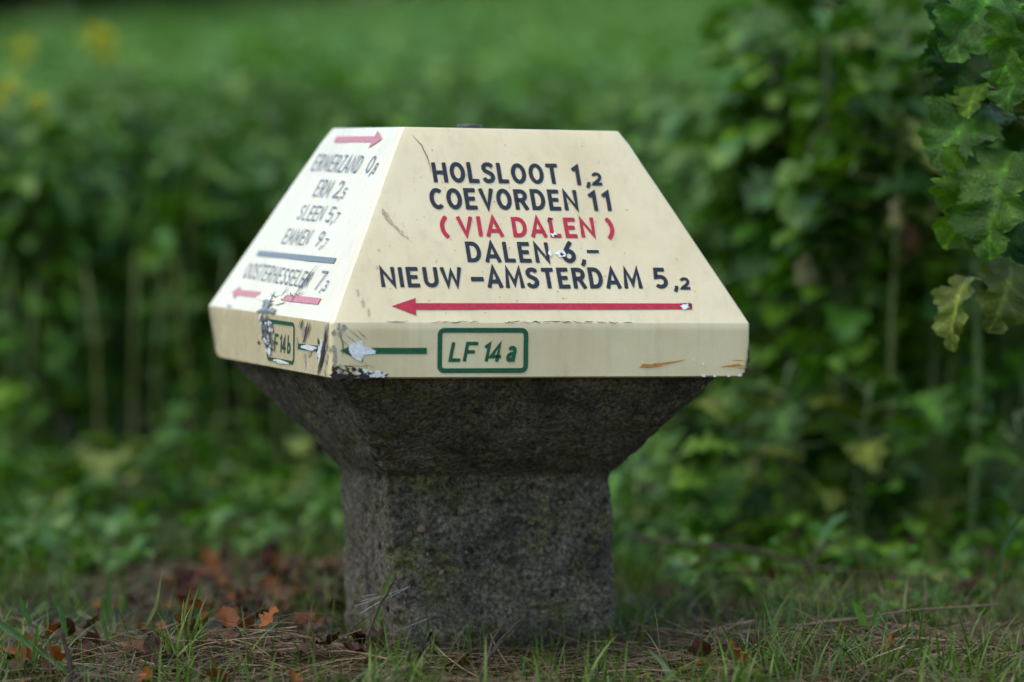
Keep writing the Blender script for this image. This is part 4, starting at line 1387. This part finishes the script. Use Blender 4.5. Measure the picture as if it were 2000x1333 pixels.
# broad grass blades one can pick out
def broad_blade(label, path, w, col):
    P = np.array(path, float)
    n = 14
    t = np.linspace(0, 1, n)
    k = len(P) - 1
    pts = np.stack([np.interp(t, np.linspace(0, 1, k + 1), P[:, i]) for i in range(3)], 1)
    sm = pts.copy(); sm[1:-1] = (pts[:-2] + 2 * pts[1:-1] + pts[2:]) / 4
    V = []
    for i in range(n):
        d = sm[min(i + 1, n - 1)] - sm[max(i - 1, 0)]
        sdir = np.cross(d, np.array([0, 1.0, .25])); sdir /= np.linalg.norm(sdir)
        ww = w * (.75 + .25 * math.sin(math.pi * t[i])) * max(.04, 1 - t[i] ** 4)
        for s in (-.5, 0, .5):
            V.append(sm[i] + sdir * ww * s + np.array([0, .25 * ww * (1 if s == 0 else 0), 0]))
    Q = []
    for i in range(n - 1):
        for s in range(2):
            a = i * 3 + s
            Q.append((a, a + 1, a + 4, a + 3))
    b = np.array(path[0])
    me = fast_mesh('grass_blade', np.array(V) - b, np.array(Q), M_GRASS, np.array(col))
    link('grass_blade', me, None, path[0], label=label, category='grass blade', group='single grass blades in the verge')
gcol = (.055, .125, .025)
broad_blade('broad wet grass blade lying low across the lower picture corner', [G(-20, 1215, -.30), G(30, 1250, -.32), G(90, 1290, -.34), G(150, 1345, -.37)], .011, (.06, .13, .04))
broad_blade('tall blurred grass blade furthest back of the corner blades', [G(205, 1225, -.05), G(206, 1180, -.05), G(212, 1120, -.05)], .009, gcol)
broad_blade('curved grass blade between the twig stub and the tall blurred blade', [G(122, 1250, -.28), G(115, 1205, -.28), G(96, 1160, -.28)], .008, gcol)
broad_blade('upright grass blade close to the edge beside the curved blade', [G(55, 1230, -.22), G(40, 1195, -.22), G(30, 1162, -.22)], .008, gcol)
broad_blade('short upright grass blade over the broad wet blade', [G(58, 1300, -.34), G(64, 1260, -.34), G(68, 1222, -.34)], .007, (.07, .15, .03))
broad_blade('thin wavy grass blade with a pale tip', [G(206, 1260, -.26), G(194, 1215, -.26), G(196, 1155, -.26)], .006, gcol)
broad_blade('pale dry grass blade slanting up from the leaves', [G(280, 1230, -.22), G(300, 1190, -.22), G(313, 1118, -.22)], .005, (.20, .19, .07))
broad_blade('slim green grass blade in front of the russet drift', [G(372, 1240, -.18), G(380, 1190, -.18), G(390, 1130, -.18)], .006, gcol)
broad_blade('bright green pointed blade in the straw right of the foot', [G(1695, 1232, -.15), G(1685, 1205, -.15), G(1668, 1175, -.15)], .012, (.10, .20, .03))
broad_blade('small bright blade beside the bright pointed blade', [G(1712, 1235, -.16), G(1714, 1210, -.16), G(1722, 1190, -.16)], .007, (.08, .17, .03))
broad_blade('tall arching grass blade at the far picture edge', [G(1958, 1140, .10), G(1962, 1080, .10), G(1985, 1030, .10), G(2015, 1000, .10)], .008, (.05, .11, .03))
broad_blade('pale arching blade in the grass before the straw', [G(1310, 1333, -.38), G(1295, 1298, -.37), G(1265, 1272, -.36)], .007, (.12, .17, .09))
broad_blade('bright thin blade rising across the shaded side of the foot', [G(735, 1220, -.20), G(748, 1160, -.20), G(772, 1103, -.20)], .005, (.09, .19, .02))
broad_blade('long slim blade in the near grass right of the slanting twig', [G(1020, 1345, -.36), G(1024, 1310, -.36), G(1016, 1285, -.36)], .006, gcol)
broad_blade('long blade rising from the straw under the cap corner', [G(1530, 1300, -.30), G(1512, 1230, -.29), G(1492, 1165, -.28)], .005, gcol)
# small bright leaf at the very front
o = thing('weed_seedling', 'bright green rounded leaf of a seedling at the bottom picture edge', 'weed', G(742, 1335, -.42))
T, Q = leaf_template('plain', 14, 7, seed=99)
V = bend(T, .6); V[:, 1] *= 1.9
link('leaf', fast_mesh('leaf', V, Q, M_LEAF, np.tile(np.array([.10, .22, .03]), (len(V), 1))), o, (0.012, 0, -.006), (0, -.35, 2.4), .045)
link('leaf', fast_mesh('leaf', V, Q, M_LEAF, np.tile(np.array([.09, .20, .03]), (len(V), 1))), o, (-.004, 0.006, -.008), (0, -.3, .5), .036)

# cobweb threads between twig and foot
o = thing('spider_web', 'thin spider threads strung between the leaning twig and the foot', 'spider web', G(700, 1200, -.20))
b = Vector(G(700, 1200, -.20))
for p, q in (((690, 1190, -.19), (795, 1152, -.21)), ((700, 1205, -.20), (740, 1180, -.20)), ((702, 1180, -.19), (758, 1165, -.19)), ((712, 1196, -.2), (800, 1150, -.22)), ((705, 1170, -.18), (735, 1165, -.2)), ((790, 1232, -.24), (835, 1214, -.24))):
    V, Q = tube([tuple(Vector(G(*p)) - b), tuple(Vector(G(*q)) - b)], [.00016, .00016], 4)
    link('thread', fast_mesh('thread', V, Q, M_WEB), o)
print('plants', count, 'objects', len(bpy.data.objects))
